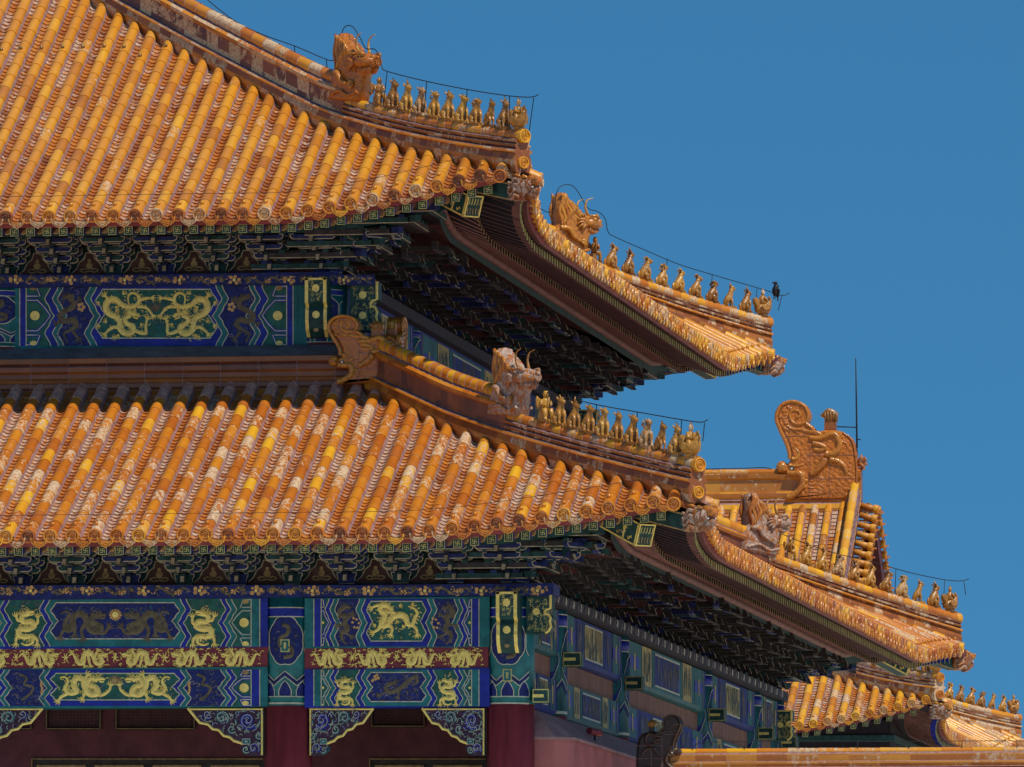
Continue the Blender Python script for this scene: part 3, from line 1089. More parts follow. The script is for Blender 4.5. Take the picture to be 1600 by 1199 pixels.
def paint_beam(mb, fr, u0, u1, v0, v1, A, B, spec, amp, line=1.5, inset=5.0, centre='green'):
    """symmetrical beam painting. spec: pixel positions from the left end: dict of stops"""
    P = Paint(mb, fr)
    uc = (u0 + u1) / 2
    P.rect(u0, v0, u1, v1, A, 0, 4)
    for sg in (1, -1):
        X = lambda d: (u0 + d) if sg > 0 else (u1 - d)
        s1, s2 = spec['strips']
        P.rect(X(s1), v0, X(s2), v1, B, 1)
        P.stroke([(X(s1), v0), (X(s1), v1)], line, 'pale_line', 2)
        P.stroke([(X(s2), v0), (X(s2), v1)], line, 'pale_line', 2)
        z = lambda d, sc=1.0: zig(X(d), v0, v1, amp * sc, sg)
        hx, c1, f1, c2, c3, pn = spec['hex'], spec['c1'], spec['field'], spec['c2'], spec['c3'], spec['panel']
        e = [(X(s2), v0 + (v1 - v0) * t) for t, _ in ZIG]
        P.band(e, z(hx), spec.get('hexcol', 'green'), 1)
        P.band(z(hx), z(c1), B, 1)
        P.band(z(c1), z(f1), A, 1)
        P.band(z(f1), z(c2), spec['fieldcol'], 1)
        P.band(z(c2), z(c3), A if spec.get('swap') else A, 1)
        P.band(z(c3), z(pn), B, 1)
        for d in (hx, c1, f1, c2, c3):
            P.stroke(z(d), line, 'pale_line', 2)
        # boxed lobes beside the strip
        for t0, t1 in ((0.02, 0.18), (0.25, 0.75), (0.82, 0.98)):
            a, b = v0 + (v1 - v0) * t0, v0 + (v1 - v0) * t1
            w = (hx - s2)
            m = amp * 0.6
            if t1 - t0 > 0.3:
                h = (b - a)
                q = [(s2 + 1, a), (s2 + w * 0.62, a), (s2 + w * 0.98, a + h * 0.22), (s2 + w * 1.0 + m, a + h * 0.5), (s2 + w * 0.98, b - h * 0.22), (s2 + w * 0.62, b), (s2 + 1, b)]
            else:
                q = [(s2 + 1, a), (s2 + w * 0.55, a), (s2 + w * 0.75, b if t0 < 0.5 else a), (s2 + w * 0.55, b), (s2 + 1, b)]
            q = [(X(x), y) for x, y in q]
            P.stroke(q, 5.0, B, 2)
            P.stroke([(x, y) for x, y in q], line, 'pale_line', 3)
        cy = (v0 + v1) / 2
        rr = min(7.5, (hx - s2) * 0.33)
        P.disc(X(s2 + (hx - s2) * 0.48), cy, rr, 'gold', 3)
        P.disc(X(s2 + (hx - s2) * 0.40), v1 - 1.5 - rr * 0.4, rr * 0.75, 'gold', 3, rv=rr * 0.5)
        P.disc(X(s2 + (hx - s2) * 0.40), v0 + 1.5 + rr * 0.4, rr * 0.75, 'dull_gold', 3, rv=rr * 0.5)
    # the middle: surround between the two inner zigzags, then the panel
    pn = spec['panel']
    a = zig(u0 + pn, v0, v1, amp)
    b = [(2 * uc - x, y) for x, y in a]
    for i in range(len(a) - 1):
        P.poly([a[i], b[i], b[i + 1], a[i + 1]], spec['surround'], 1)
    iv0, iv1 = v0 + inset * spec.get('top', 1.0), v1 - inset * spec.get('bot', 1.6)
    sh = panel_shape(u0 + pn, u1 - pn, iv0, iv1, amp)
    la = zig(u0 + pn, iv0, iv1, amp)
    lb = [(2 * uc - x, y) for x, y in la]
    for i in range(len(la) - 1):
        P.poly([la[i], lb[i], lb[i + 1], la[i + 1]], centre, 2)
    P.stroke(sh, line * 1.15, 'pale_line', 3, closed=True)
    return P, sh


def band_pattern(mb, fr, u0, u1, v0, v1, pitch, phase, seed):
    """blue band with scrolls and flowers"""
    P = Paint(mb, fr)
    P.rect(u0, v0, u1, v1, 'deep_blue', 0, 6)
    r = random.Random(seed)
    h = v1 - v0
    u = u0 - pitch + phase
    while u < u1 + pitch:
        for dx, s in ((0, 1.0), (pitch * 0.62, 0.55)):
            x, y = u + dx, v0 + h * (0.52 if s == 1 else r.uniform(0.45, 0.75))
            if u0 + 6 < x < u1 - 6:
                for j in range(5):
                    a = j * 1.257 + r.uniform(-0.3, 0.3)
                    P.disc(x + h * 0.36 * s * math.cos(a) * 1.3, y + h * 0.31 * s * math.sin(a), h * 0.17 * s * r.uniform(0.8, 1.35), 'flower', 2, 6)
                P.disc(x, y, h * 0.16 * s, 'gold' if s == 1 else 'flower', 3, 8)
        x0 = u + pitch * 0.2
        pts = [(x0 + pitch * 0.62 * t / 10, v0 + h * (0.55 - 0.28 * math.sin(t * 0.95))) for t in range(11)]
        pts = [p for p in pts if u0 + 2 < p[0] < u1 - 2]
        if len(pts) > 2:
            P.stroke(pts, h * 0.24, 'grey_dragon', 1)
            for j in range(1, len(pts) - 1, 2):
                P.stroke([pts[j], (pts[j][0] + 3, pts[j][1] + h * 0.3 * r.choice((-1, 1)))], h * 0.12, 'grey_dragon', 1)
        u += pitch
    fill_clouds(P, None, (u0 + 3, v0 + 3, u1 - 3, v1 - 3), int((u1 - u0) * 0.45), ('grey_dragon', 'grey_dragon', 'flower', 'cloud_blue', 'dull_gold'), h * 0.2, 2, seed + 20, 1.3)
    return P


# ================================================================ the hall
hall = thing('palace_hall', (-5, 14, 2.5), 'great hall with two tiers of golden tiled eaves over painted blue green beams', 'hall')


def part(name, mb, parent=None):
    return mb.build(name, parent or hall)


# --- tiled slopes
def tone_up(q, d):
    r = rnd.random()
    if r < 0.10:
        return rnd.uniform(0.22, 0.35)
    return rnd.uniform(0.46, 0.68) + (0.22 if r > 0.9 else 0)


def peel_up(q, d):
    r = rnd.random()
    return rnd.uniform(0.45, 0.8) if r < 0.11 else rnd.uniform(0.0, 0.25)


def tone_lo(q, d):
    r = rnd.random()
    if d > 5.45:  # top courses: tone lowered to paint in the upper eave's shade
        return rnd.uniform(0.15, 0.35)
    if r < 0.09:
        return rnd.uniform(0.85, 1.0)
    return rnd.uniform(0.3, 0.62)


def peel_lo(q, d):
    r = rnd.random()
    if r < 0.28 or d > 5.0:  # pale patches also kept out of the painted shade band
        return rnd.uniform(0.0, 0.2)
    return rnd.uniform(0.42, 0.84) if r < 0.9 else rnd.uniform(0.85, 1.0)


def frange(a, b, s):
    out = []
    while a < b:
        out.append(a)
        a += s
    return out


def row_tones(lo, hi, plo, phi):
    """tone and wear of pan tiles drift along each row and course"""
    cache = {}

    def tn(q, d):
        k = (round(q, 2), int(d / 0.9))
        if k not in cache:
            cache[k] = rnd.random()
        return lo + (hi - lo) * (0.5 * cache[k] + 0.5 * rnd.random())

    def pl(q, d):
        k = (round(q, 2), int(d / 0.9), 1)
        if k not in cache:
            cache[k] = rnd.random()
        return plo + (phi - plo) * (0.65 * cache[k] + 0.35 * rnd.random())
    return tn, pl


LEFT_UP, LEFT_LO = 12.6, 16.0
slopes = {}
for key, roof, mat, tone, peel, ql, dm, nails, pans in (
        ('UF', UP, 'glaze_tube', tone_up, peel_up, LEFT_UP, 9.3, 6.35, (0.15, 0.8, 0.3, 1.0)),
        ('LF', LO, 'glaze_orange', tone_lo, peel_lo, LEFT_LO, 6.25, None, (0.2, 0.85, 0.35, 1.1))):
    mb = MB()
    qs = frange(0.36, ql, PITCHT)
    tile_field(mb, roof, 'F', qs, dm, mat, tone, peel, nails=nails, shade_from=5.4 if key == 'LF' else None)
    tn, pl = row_tones(*pans)
    trough_field(mb, roof, 'F', [q + PITCHT / 2 for q in qs] + [0.18], dm, 'glaze_pan', tn, pl)
    roof_bed(mb, roof, 'F', 0.0, ql, dm, 'mortar', 0.5, -0.06)
    slopes[key] = part('roof_slope', mb)
for key, roof, mat, tone, peel, dm in (('UR', UP, 'glaze_tube', tone_up, peel_up, 9.3), ('LR', LO, 'glaze_orange', tone_lo, peel_lo, 6.25)):
    mb = MB()
    qs = frange(0.36, roof.ly - 0.3, PITCHT)
    tile_field(mb, roof, 'R', [q for q in qs if q > roof.ly - 5.5], 4.5, mat, tone, peel)
    tile_field(mb, roof, 'R', [q for q in qs if q <= roof.ly - 5.5], 1.7, mat, tone, peel, arc=5)
    tn, pl = row_tones(0.3, 0.8, 0.2, 0.9)
    trough_field(mb, roof, 'R', [q + PITCHT / 2 for q in qs], 1.6, 'glaze_pan', tn, pl)
    roof_bed(mb, roof, 'R', 0.0, roof.ly, dm, 'mortar', 0.5, -0.06)
    slopes[key] = part('roof_slope', mb)

# eave ends: one mesh for each finish, copied along the front eaves
end_kinds = [make_tile_end('glaze_end', t, p) for t, p in ((0.55, 0.2), (0.75, 0.1), (0.4, 0.35), (0.6, 0.75), (0.3, 0.2))]
drip_kinds = [make_drip('glaze_end', t, p) for t, p in ((0.5, 0.3), (0.7, 0.2), (0.4, 0.7), (0.55, 0.95))]
end_proto = [k.build('tile_end') for k in end_kinds]
drip_proto = [k.build('drip_tile') for k in drip_kinds]
for key, roof, ql in (('UF', UP, 10.2), ('LF', LO, 13.2)):
    for i, q in enumerate(frange(0.36, ql, PITCHT)):
        dup(rnd.choice(end_proto), slopes[key], out_frame(roof, 'F', q, roof.e(q) - 0.01, 0.034, 0.3))
        dup(rnd.choice(drip_proto), slopes[key], out_frame(roof, 'F', q - PITCHT / 2, roof.e(q - PITCHT / 2) - 0.02, -0.03, 0.3))
for o in end_proto + drip_proto:
    bpy.data.objects.remove(o)
for key, roof in (('UR', UP), ('LR', LO)):
    me_, md_ = MB(), MB()
    for q in frange(0.36, roof.ly - 0.3, PITCHT):
        m = roof.sm('R', q)
        merge(me_, rnd.choice(end_kinds), out_frame(roof, 'R', q + rnd.uniform(-0.02, 0.02), roof.e(m) - rnd.uniform(-0.02, 0.04), 0.034, 0.3), rnd.uniform(0.2, 0.95), rnd.uniform(0, 0.8))
        m2 = roof.sm('R', q - PITCHT / 2)
        merge(md_, rnd.choice(drip_kinds), out_frame(roof, 'R', q - PITCHT / 2, roof.e(m2) - 0.02, -0.03, 0.3) @ Matrix.Rotation(rnd.uniform(-0.12, 0.12), 4, 'X') @ Matrix.Diagonal((1, 1, rnd.uniform(0.8, 1.0), 1)), rnd.uniform(0.35, 0.95), rnd.uniform(0, 0.9))
    tag(me_.build('tile_end', slopes[key]), kind='stuff')
    tag(md_.build('drip_tile', slopes[key]), kind='stuff')

# --- ridges over the corners
BEAST_T = {'U': 3.30, 'L': 3.34}


def hip_path(roof, t0, t1, far, n=24, h0=0.0):
    return [roof.hip(t0 + (t1 - t0) * i / n, h0 + 0.0, far) for i in range(n + 1)]


for roof, tb, tmax in ((UP, 3.30, 9.0), (LO, 3.34, 6.1)):
    for far in (False, True):
        mb = MB()
        sweep_ridge(mb, hip_path(roof, 0.02, tb + 0.1, far), RIDGE_LOW, 0.098, 0.485, 0.45, 0.62, 0.4)
        sweep_ridge(mb, hip_path(roof, tb + 0.1, tmax, far), RIDGE_HIGH, 0.115, 0.80, 0.5, 0.85 if roof is UP else 0.2, 0.6)
        rg = part('hip_ridge', mb)
        d = Vector((1, 1 if far else -1, 0)).normalized()
        x = Vector((0, 0, 1)).cross(d)
        for h, off, sc in ((0.485, 0.05, 1.0), (0.06, 0.02, 0.9)):
            mm = frame(x, d, Vector((0, 0, 1))) @ Matrix.Scale(sc, 4)
            mm.translation = roof.hip(0.02, h, far) + d * off
            g = MB()
            merge(g, end_kinds[0], mm, 0.7, 0.25)
            g.build('tile_end', rg)

# --- level ridge at the foot of the upper wall
WALL_X, WALL_Y = -3.5, 3.6                          # corner column of the upper storey
LVL = [(0.0, -0.10, 'glaze_ridge', 0.1), (0.10, -0.02, 'glaze_ridge', 0.25), (0.115, 0.06, 'glaze_ridge', 0.2), (0.04, 0.15, 'mortar', 0), (0.03, 0.16, 'glaze_ridge', -0.1), (0.05, 0.20, 'glaze_ridge', -0.05),
       (0.05, 0.26, 'mortar', 0), (0.0, 0.27, 'glaze_ridge', 0.0), (0.02, 0.33, 'glaze_ridge', 0.1), (-0.015, 0.36, 'glaze_ridge', 0.0), (-0.015, 0.43, 'glaze_ridge', 0.1), (0.03, 0.47, 'glaze_ridge', 0), (0.03, 0.54, 'mortar', 0),
       (-0.01, 0.56, 'glaze_ridge', -0.15), (0.06, 0.60, 'glaze_ridge', -0.1), (0.07, 0.68, 'glaze_ridge', -0.2), (0.0, 0.70, 'grey_lead', 0), (-0.42, 0.90, 'grey_lead', 0)]
zl = 13.78


def level_ridge(a, b, out, name='foot_ridge'):
    mb = MB()
    a, b, out = Vector(a), Vector(b), Vector(out)
    n = max(1, round((b - a).length / 0.62))
    for i in range(n):
        for k in range(len(LVL) - 1):
            w0, h0, mt, to = LVL[k]
            w1, h1 = LVL[k + 1][:2]
            mt2, g = mt, 0.0
            if mt == 'glaze_ridge' and 0.1 < h0 < 0.6:
                c = b.lerp(a, 1 - i / n)
                t = (b - a).normalized() * 0.006
                o2 = out * 0.003
                Zz = Vector((0, 0, 1))
                mb.poly([c - t + out * w0 + o2 + Zz * h0, c + t + out * w0 + o2 + Zz * h0, c + t + out * w1 + o2 + Zz * h1, c - t + out * w1 + o2 + Zz * h1], 'mortar')
            p, q = a.lerp(b, i / n), a.lerp(b, (i + 1) / n - g / 2)
            Z = Vector((0, 0, 1))
            mb.poly([p + out * w0 + Z * h0, q + out * w0 + Z * h0, q + out * w1 + Z * h1, p + out * w1 + Z * h1], mt2, 0.38 + to + rnd.uniform(-0.14, 0.14), 0.12)
    return part(name, mb)


level_ridge((-17, 2.72, zl), (-2.55, 2.72, zl), (0, -1, 0))
level_ridge((-2.62, 2.72, zl), (-2.62, 30.8, zl), (1, 0, 0))

# --- eave undersides
for roof, lf in ((UP, 12.6), (LO, 16.0)):
    mb = MB()
    eave_boards(mb, roof, 'F', 0.0, lf)
    eave_boards(mb, roof, 'R', 0.0, roof.ly)
    eave_boards(mb, roof, 'B', 0.0, lf)
    roof_bed(mb, roof, 'B', 0.0, lf, 9.2 if roof is UP else 6.25, 'mortar', 0.5, -0.06)
    part('eave_boards', mb)
    mb = MB()
    zl = 16.42 if roof is UP else 11.05
    purlin(mb, roof, 'F', 1.25, lf, zl)
    purlin(mb, roof, 'R', 1.25, roof.ly - 1.25, zl)
    purlin(mb, roof, 'B', 1.25, lf, zl)
    part('eave_purlin', mb)


RP = 0.267
fly0 = fly_mesh().build('flying_rafter')
rnd0 = round_mesh().build('round_rafter')
for roof, lf in ((UP, 10.0), (LO, 13.0)):
    side_f, side_r = MB(), MB()
    fm, rm = fly_mesh(1.25, 0.118, flank='rafter_paint'), round_mesh(2.2, 0.055, True)
    fmb = fly_mesh(1.25)
    for face, q1 in (('F', lf), ('R', roof.ly - 0.55)):
        q = 0.62
        while q < q1:
            m = roof.sm(face, q)
            e = roof.e(m)
            A, D = roof.axes(face)
            for kind, x, z in (('fly', 0.22, zf(roof, m, 0.22)), ('round', 0.93, zr(roof, m, 0.93))):
                room = m - e - x
                if room < 0.12:
                    continue
                L = 1.25 if kind == 'fly' else 2.0
                sc = min(1.0, room / L)
                xf = frame(-A if face == 'F' else A, D, Vector((0, 0, 1))) @ Matrix.Diagonal((1, sc, sc if sc < 1 else 1, 1))
                if sc < 1:                                           # keep the square end square: only shorten along the length
                    xf = frame(-A if face == 'F' else A, D, Vector((0, 0, 1))) @ Matrix.Diagonal((1, sc, 1, 1))
                xf.translation = roof.at(face, q, e + x, z)
                if face == 'F':
                    dup(fly0 if kind == 'fly' else rnd0, hall, xf)
                else:
                    merge(side_f if kind == 'fly' else side_r, (fmb if q > roof.ly - 3 else fm) if kind == 'fly' else rm, xf)
            q += RP if face == 'F' else RP * 1.1
    tag(part('flying_rafter', side_f), kind='stuff')
    tag(part('round_rafter', side_r), kind='stuff')
bpy.data.objects.remove(fly0)
bpy.data.objects.remove(rnd0)

# --- corner beams with green painted ends and glazed dragon heads
def dragon_head_mesh():
    """sleeve in the shape of a horned dragon's head; local y outwards, z up"""
    mb = MB()
    k = 'glaze_beast'
    mb.tube([(0, -0.34, 0.0), (0, -0.30, 0.0), (0, -0.12, 0.01), (0, 0.02, 0.02), (0, 0.12, 0.05), (0, 0.20, 0.06)], [0.15, 0.19, 0.205, 0.19, 0.14, 0.10], k, 10, 0.05, 0.75)
    mb.tube([(0, 0.02, -0.12), (0, 0.14, -0.10), (0, 0.24, -0.05), (0, 0.27, -0.01)], [0.10, 0.09, 0.065, 0.03], k, 8, 0.1, 0.7)
    mb.tube([(0, 0.05, 0.13), (0, 0.17, 0.12), (0, 0.27, 0.10), (0, 0.31, 0.13)], [0.09, 0.085, 0.075, 0.05], k, 8, 0.6, 0.35)
    for s in (-1, 1):
        mb.ball((s * 0.105, 0.02, 0.11), 0.055, k, 8, 0.8, 0.6)
        mb.ball((s * 0.128, 0.045, 0.11), 0.026, 'dark_wood', 6)
        mb.tube([(s * 0.08, -0.02, 0.17), (s * 0.12, 0.05, 0.185), (s * 0.10, 0.12, 0.16)], [0.02, 0.032, 0.018], k, 6, 0.8, 0.5)
        mb.ball((s * 0.05, 0.29, 0.135), 0.032, k, 6, 0.7, 0.5)
        for j in range(4):
            mb.ball((s * 0.07, 0.06 + j * 0.055, 0.0), 0.022, 'white_glaze', 5)
        for j in range(4):
            z = 0.12 - j * 0.085
            mb.tube(spline([(s * 0.15, -0.02, z), (s * 0.19, -0.10, z + 0.03), (s * 0.17, -0.20, z - 0.03), (s * 0.19, -0.27, z)], 3), [0.026 * (1 - i / 12) + 0.008 for i in range(10)], k, 6, 0.1 + 0.15 * j, 0.85)
        mb.tube(spline([(s * 0.09, -0.08, 0.19), (s * 0.12, -0.2, 0.24), (s * 0.11, -0.32, 0.23)], 3), [0.03] * 4 + [0.02] * 2 + [0.01], k, 6, 0.7, 0.3)
    return mb


for roof in (UP, LO):
    for far in (False, True):
        d = Vector((1, 1 if far else -1, 0)).normalized()           # outwards along the diagonal
        s = d.cross(Vector((0, 0, 1)))
        tip = roof.hip(0.0, 0.0, far)
        Z = Vector((0, 0, 1))
        mb = MB()
        # young corner beam
        a = tip - d * 0.16 + Z * -0.40
        b = tip - d * 2.6 + Z * 0.12
        mb.beam(a, b, 0.22, 0.28, 'dark_green')
        for sg in (-1, 1):
            mb.beam(a + s * sg * 0.112 + Z * -0.13, b + s * sg * 0.112 + Z * -0.13, 0.008, 0.024, 'dull_gold')
            mb.beam(a + s * sg * 0.112 + Z * 0.12, b + s * sg * 0.112 + Z * 0.12, 0.008, 0.024, 'dull_gold')
        cb = part('corner_beam', mb)
        # old corner beam with a green painted, gold edged end
        mb = MB()
        a = tip - d * 1.36 + Z * -0.52
        b = tip - d * 4.6 + Z * 0.75
        mb.beam(a, b, 0.30, 0.36, 'rafter_paint')
        dd = (b - a).normalized()
        a2 = a + dd * 1.1
        mb.beam(a + dd * 0.0 - dd * 0.004, a2, 0.306, 0.366, 'dark_green')
        up2 = s.cross(dd)
        if up2.z < 0:
            up2 = -up2
        fc = a - dd * 0.009
        for o, w, h in ((up2 * 0.17, 0.31, 0.022), (up2 * -0.17, 0.31, 0.022)):
            mb.box(fc + o, (0.012, w, h), 'gold', ax=(dd, s, up2))
        for sg in (-1, 1):
            mb.box(fc + s * (sg * 0.142), (0.012, 0.022, 0.36), 'gold', ax=(dd, s, up2))
            for e in (-1, 1):
                mb.beam(a + s * (sg * 0.156) + up2 * (e * 0.172), a2 + s * (sg * 0.156) + up2 * (e * 0.172), 0.012, 0.024, 'gold')
            mb.box(a + dd * 0.34 + s * (sg * 0.156), (0.03, 0.012, 0.36), 'gold', ax=(dd, s, up2))
            mb.box(a + dd * 0.02 + s * (sg * 0.156), (0.03, 0.012, 0.36), 'gold', ax=(dd, s, up2))
            fr = lambda u, v, k, sg=sg: a + dd * u + s * (sg * (0.154 + 0.002 * k)) + up2 * v
            Pn = Paint(mb, fr)
            r = random.Random(3)
            for q in range(9):
                x0, y0 = r.uniform(0.06, 1.0), r.uniform(-0.1, 0.1)
                Pn.stroke([(x0 + 0.02 * t, y0 + 0.035 * math.sin(t * 1.3)) for t in range(6)], 0.02, r.choice(('dull_gold', 'gold', 'pale_line')), 2)
        fr = lambda u, v, k: fc + s * u + up2 * v - dd * (0.004 * k)
        Pn = Paint(mb, fr)
        for j in range(5):
            Pn.stroke([(-0.11 + 0.055 * j, 0.13), (-0.11 + 0.055 * j, 0.05), (-0.09 + 0.055 * j, 0.03)], 0.018, 'rafter_gold', 3)
            Pn.stroke([(-0.11 + 0.055 * j, -0.03), (-0.10 + 0.055 * j, -0.08), (-0.12 + 0.055 * j, -0.13)], 0.016, 'dull_gold', 3)
        part('corner_beam', mb)
        m = frame(s, d, Z)
        m.translation = tip + Z * -0.36 + d * 0.10
        hd = dragon_head_mesh().build('dragon_head', hall, m)

# --- bracket sets
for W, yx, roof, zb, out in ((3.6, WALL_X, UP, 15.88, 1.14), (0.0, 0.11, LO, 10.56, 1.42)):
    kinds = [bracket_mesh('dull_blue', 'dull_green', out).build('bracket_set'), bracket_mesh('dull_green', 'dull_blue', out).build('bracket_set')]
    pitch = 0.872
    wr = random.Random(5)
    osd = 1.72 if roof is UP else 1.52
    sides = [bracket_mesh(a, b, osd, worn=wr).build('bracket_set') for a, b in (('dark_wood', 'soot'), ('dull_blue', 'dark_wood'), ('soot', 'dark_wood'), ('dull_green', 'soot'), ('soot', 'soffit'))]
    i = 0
    x = yx - pitch * 0.98
    while x > (-10.2 if W else -9.4):
        xf = Matrix.Translation((x, W - 0.18, zb)) @ Matrix.Rotation(math.pi, 4, 'Z')
        dup(kinds[i % 2], hall, xf)
        x -= pitch
        i += 1
    far_y = roof.ly + roof.yt - (W - roof.yt) if False else 33.5 - W
    y = W + pitch * 0.98
    while y < far_y - 0.4:
        xf = Matrix.Translation((yx + 0.18, y + rnd.uniform(-0.05, 0.05), zb + rnd.uniform(-0.02, 0.03))) @ Matrix.Rotation(-math.pi / 2 + rnd.uniform(-0.06, 0.06), 4, 'Z') @ Matrix.Diagonal((rnd.uniform(0.85, 1.1), rnd.uniform(0.94, 1.05), rnd.uniform(0.95, 1.1), 1))
        dup(rnd.choice(sides), hall, xf)
        y += pitch
        i += 1
    for cy, sg in ((W, -1), (far_y, 1)):
        for ang, sc in ((0.0, 1.0), (45.0, 1.38), (90.0, 1.0)):
            a = -math.pi / 2 - R_(90 - ang) if sg < 0 else -math.pi / 2 + R_(90 - ang)
            xf = Matrix.Translation((yx, cy, zb)) @ Matrix.Rotation(a, 4, 'Z') @ Matrix.Diagonal((1.0, sc, 1, 1)) @ Matrix.Translation((0, 0.18, 0))
            dup(kinds[0], hall, xf)
    for cy, sg in ((W, -1), (far_y, 1)):                            # the dense stepped cluster under each corner
        mb = MB()
        for k in range(6):
            o = 0.34 + (osd + 0.05) * k / 5
            z = zb + 0.10 + 0.145 * k
            for j, (xa, ya, wx, wy) in enumerate(((yx + o - 0.75, cy + sg * (o - 0.05), 1.5, 0.10), (yx + o - 0.05, cy + sg * (o - 0.75), 0.10, 1.5))):
                mb.box((xa, ya, z), (wx, wy, 0.09), 'soot' if (k + j) % 2 else 'dull_green')
                mb.box((xa + (0.0 if j == 0 else 0.052), ya + (sg * 0.052 if j == 0 else 0.0), z - 0.04), (wx if j == 0 else 0.004, 0.004 if j == 0 else wy, 0.014), 'dull_line')
                for q in range(4):
                    mb.box((xa + (q - 1.5) * 0.36 * (j == 0), ya + (q - 1.5) * 0.36 * (j == 1), z + 0.068), (0.10, 0.115, 0.05) if j == 0 else (0.115, 0.10, 0.05), 'dull_green' if (k + j) % 2 else 'dull_blue')
            mb.box((yx + o * 0.5 - 0.5, cy + sg * (o * 0.5 - 0.5), z + 0.07), (o + 0.9, o + 0.9, 0.02), 'dark_wood')
            d = Vector((1, sg, 0)).normalized()
            mb.beam(Vector((yx, cy, z)), Vector((yx, cy, z + 0.02)) + d * (o * 1.42 + 0.12), 0.11, 0.10, 'dull_blue' if k % 2 else 'dull_green')
        part('corner_bracket', mb)
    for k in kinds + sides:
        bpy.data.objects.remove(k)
    # boards between the sets
    mb = MB()
    hgt = 1.75
    mb.box(((-18 + yx) / 2, W - 0.02, zb + hgt / 2), (18 + yx, 0.05, hgt), 'dark_red')
    mb.box((yx, (W + far_y) / 2, zb + hgt / 2), (0.05, far_y - W, hgt), 'dark_red')
    bb = part('bracket_board', mb)
    mb = MB()
    x = yx - pitch * 0.98 - pitch / 2
    fr = lambda u, v, k: Vector((u, W - 0.05 - 0.004 * k, zb + v))
    Pn = Paint(mb, fr)
    while x > -10.4:
        half = [(-0.40, 0.02), (-0.30, 0.06), (-0.22, 0.13), (-0.17, 0.24), (-0.09, 0.30), (-0.06, 0.40)]
        shp = [(x + a, b) for a, b in half] + [(x - a, b) for a, b in half[::-1]]
        Pn.poly([(x - 0.44, 0), (x + 0.44, 0), (x + 0.44, 0.5), (x - 0.44, 0.5)], 'dull_green', 0)
        Pn.poly(shp, 'panel_red', 1)
        Pn.stroke(shp, 0.022, 'dull_line', 2)
        for sg in (-1, 1):
            Pn.stroke(spline([Vector((x, 0.10)), Vector((x + sg * 0.09, 0.08)), Vector((x + sg * 0.15, 0.11)), Vector((x + sg * 0.09, 0.14)), Vector((x + sg * 0.04, 0.12))], 4), 0.022, 'dull_gold', 2)
        Pn.disc(x, 0.185, 0.06, 'dull_gold', 2, 8)
        Pn.disc(x, 0.265, 0.032, 'dull_gold', 2, 8)
        x -= pitch
    mb.build('painted_panel', bb)

# ---------------------------------------------------------------- upper storey front
CUP = (-3.5, 3.6, 0.375)


def drum(mb, x, y, r, z0, z1, mat, n=32):
    mb.rings([[Vector((x + r * math.cos(2 * math.pi * k / n), y + r * math.sin(2 * math.pi * k / n), z)) for k in range(n)] for z in (z0, z1)], mat, cap=True)


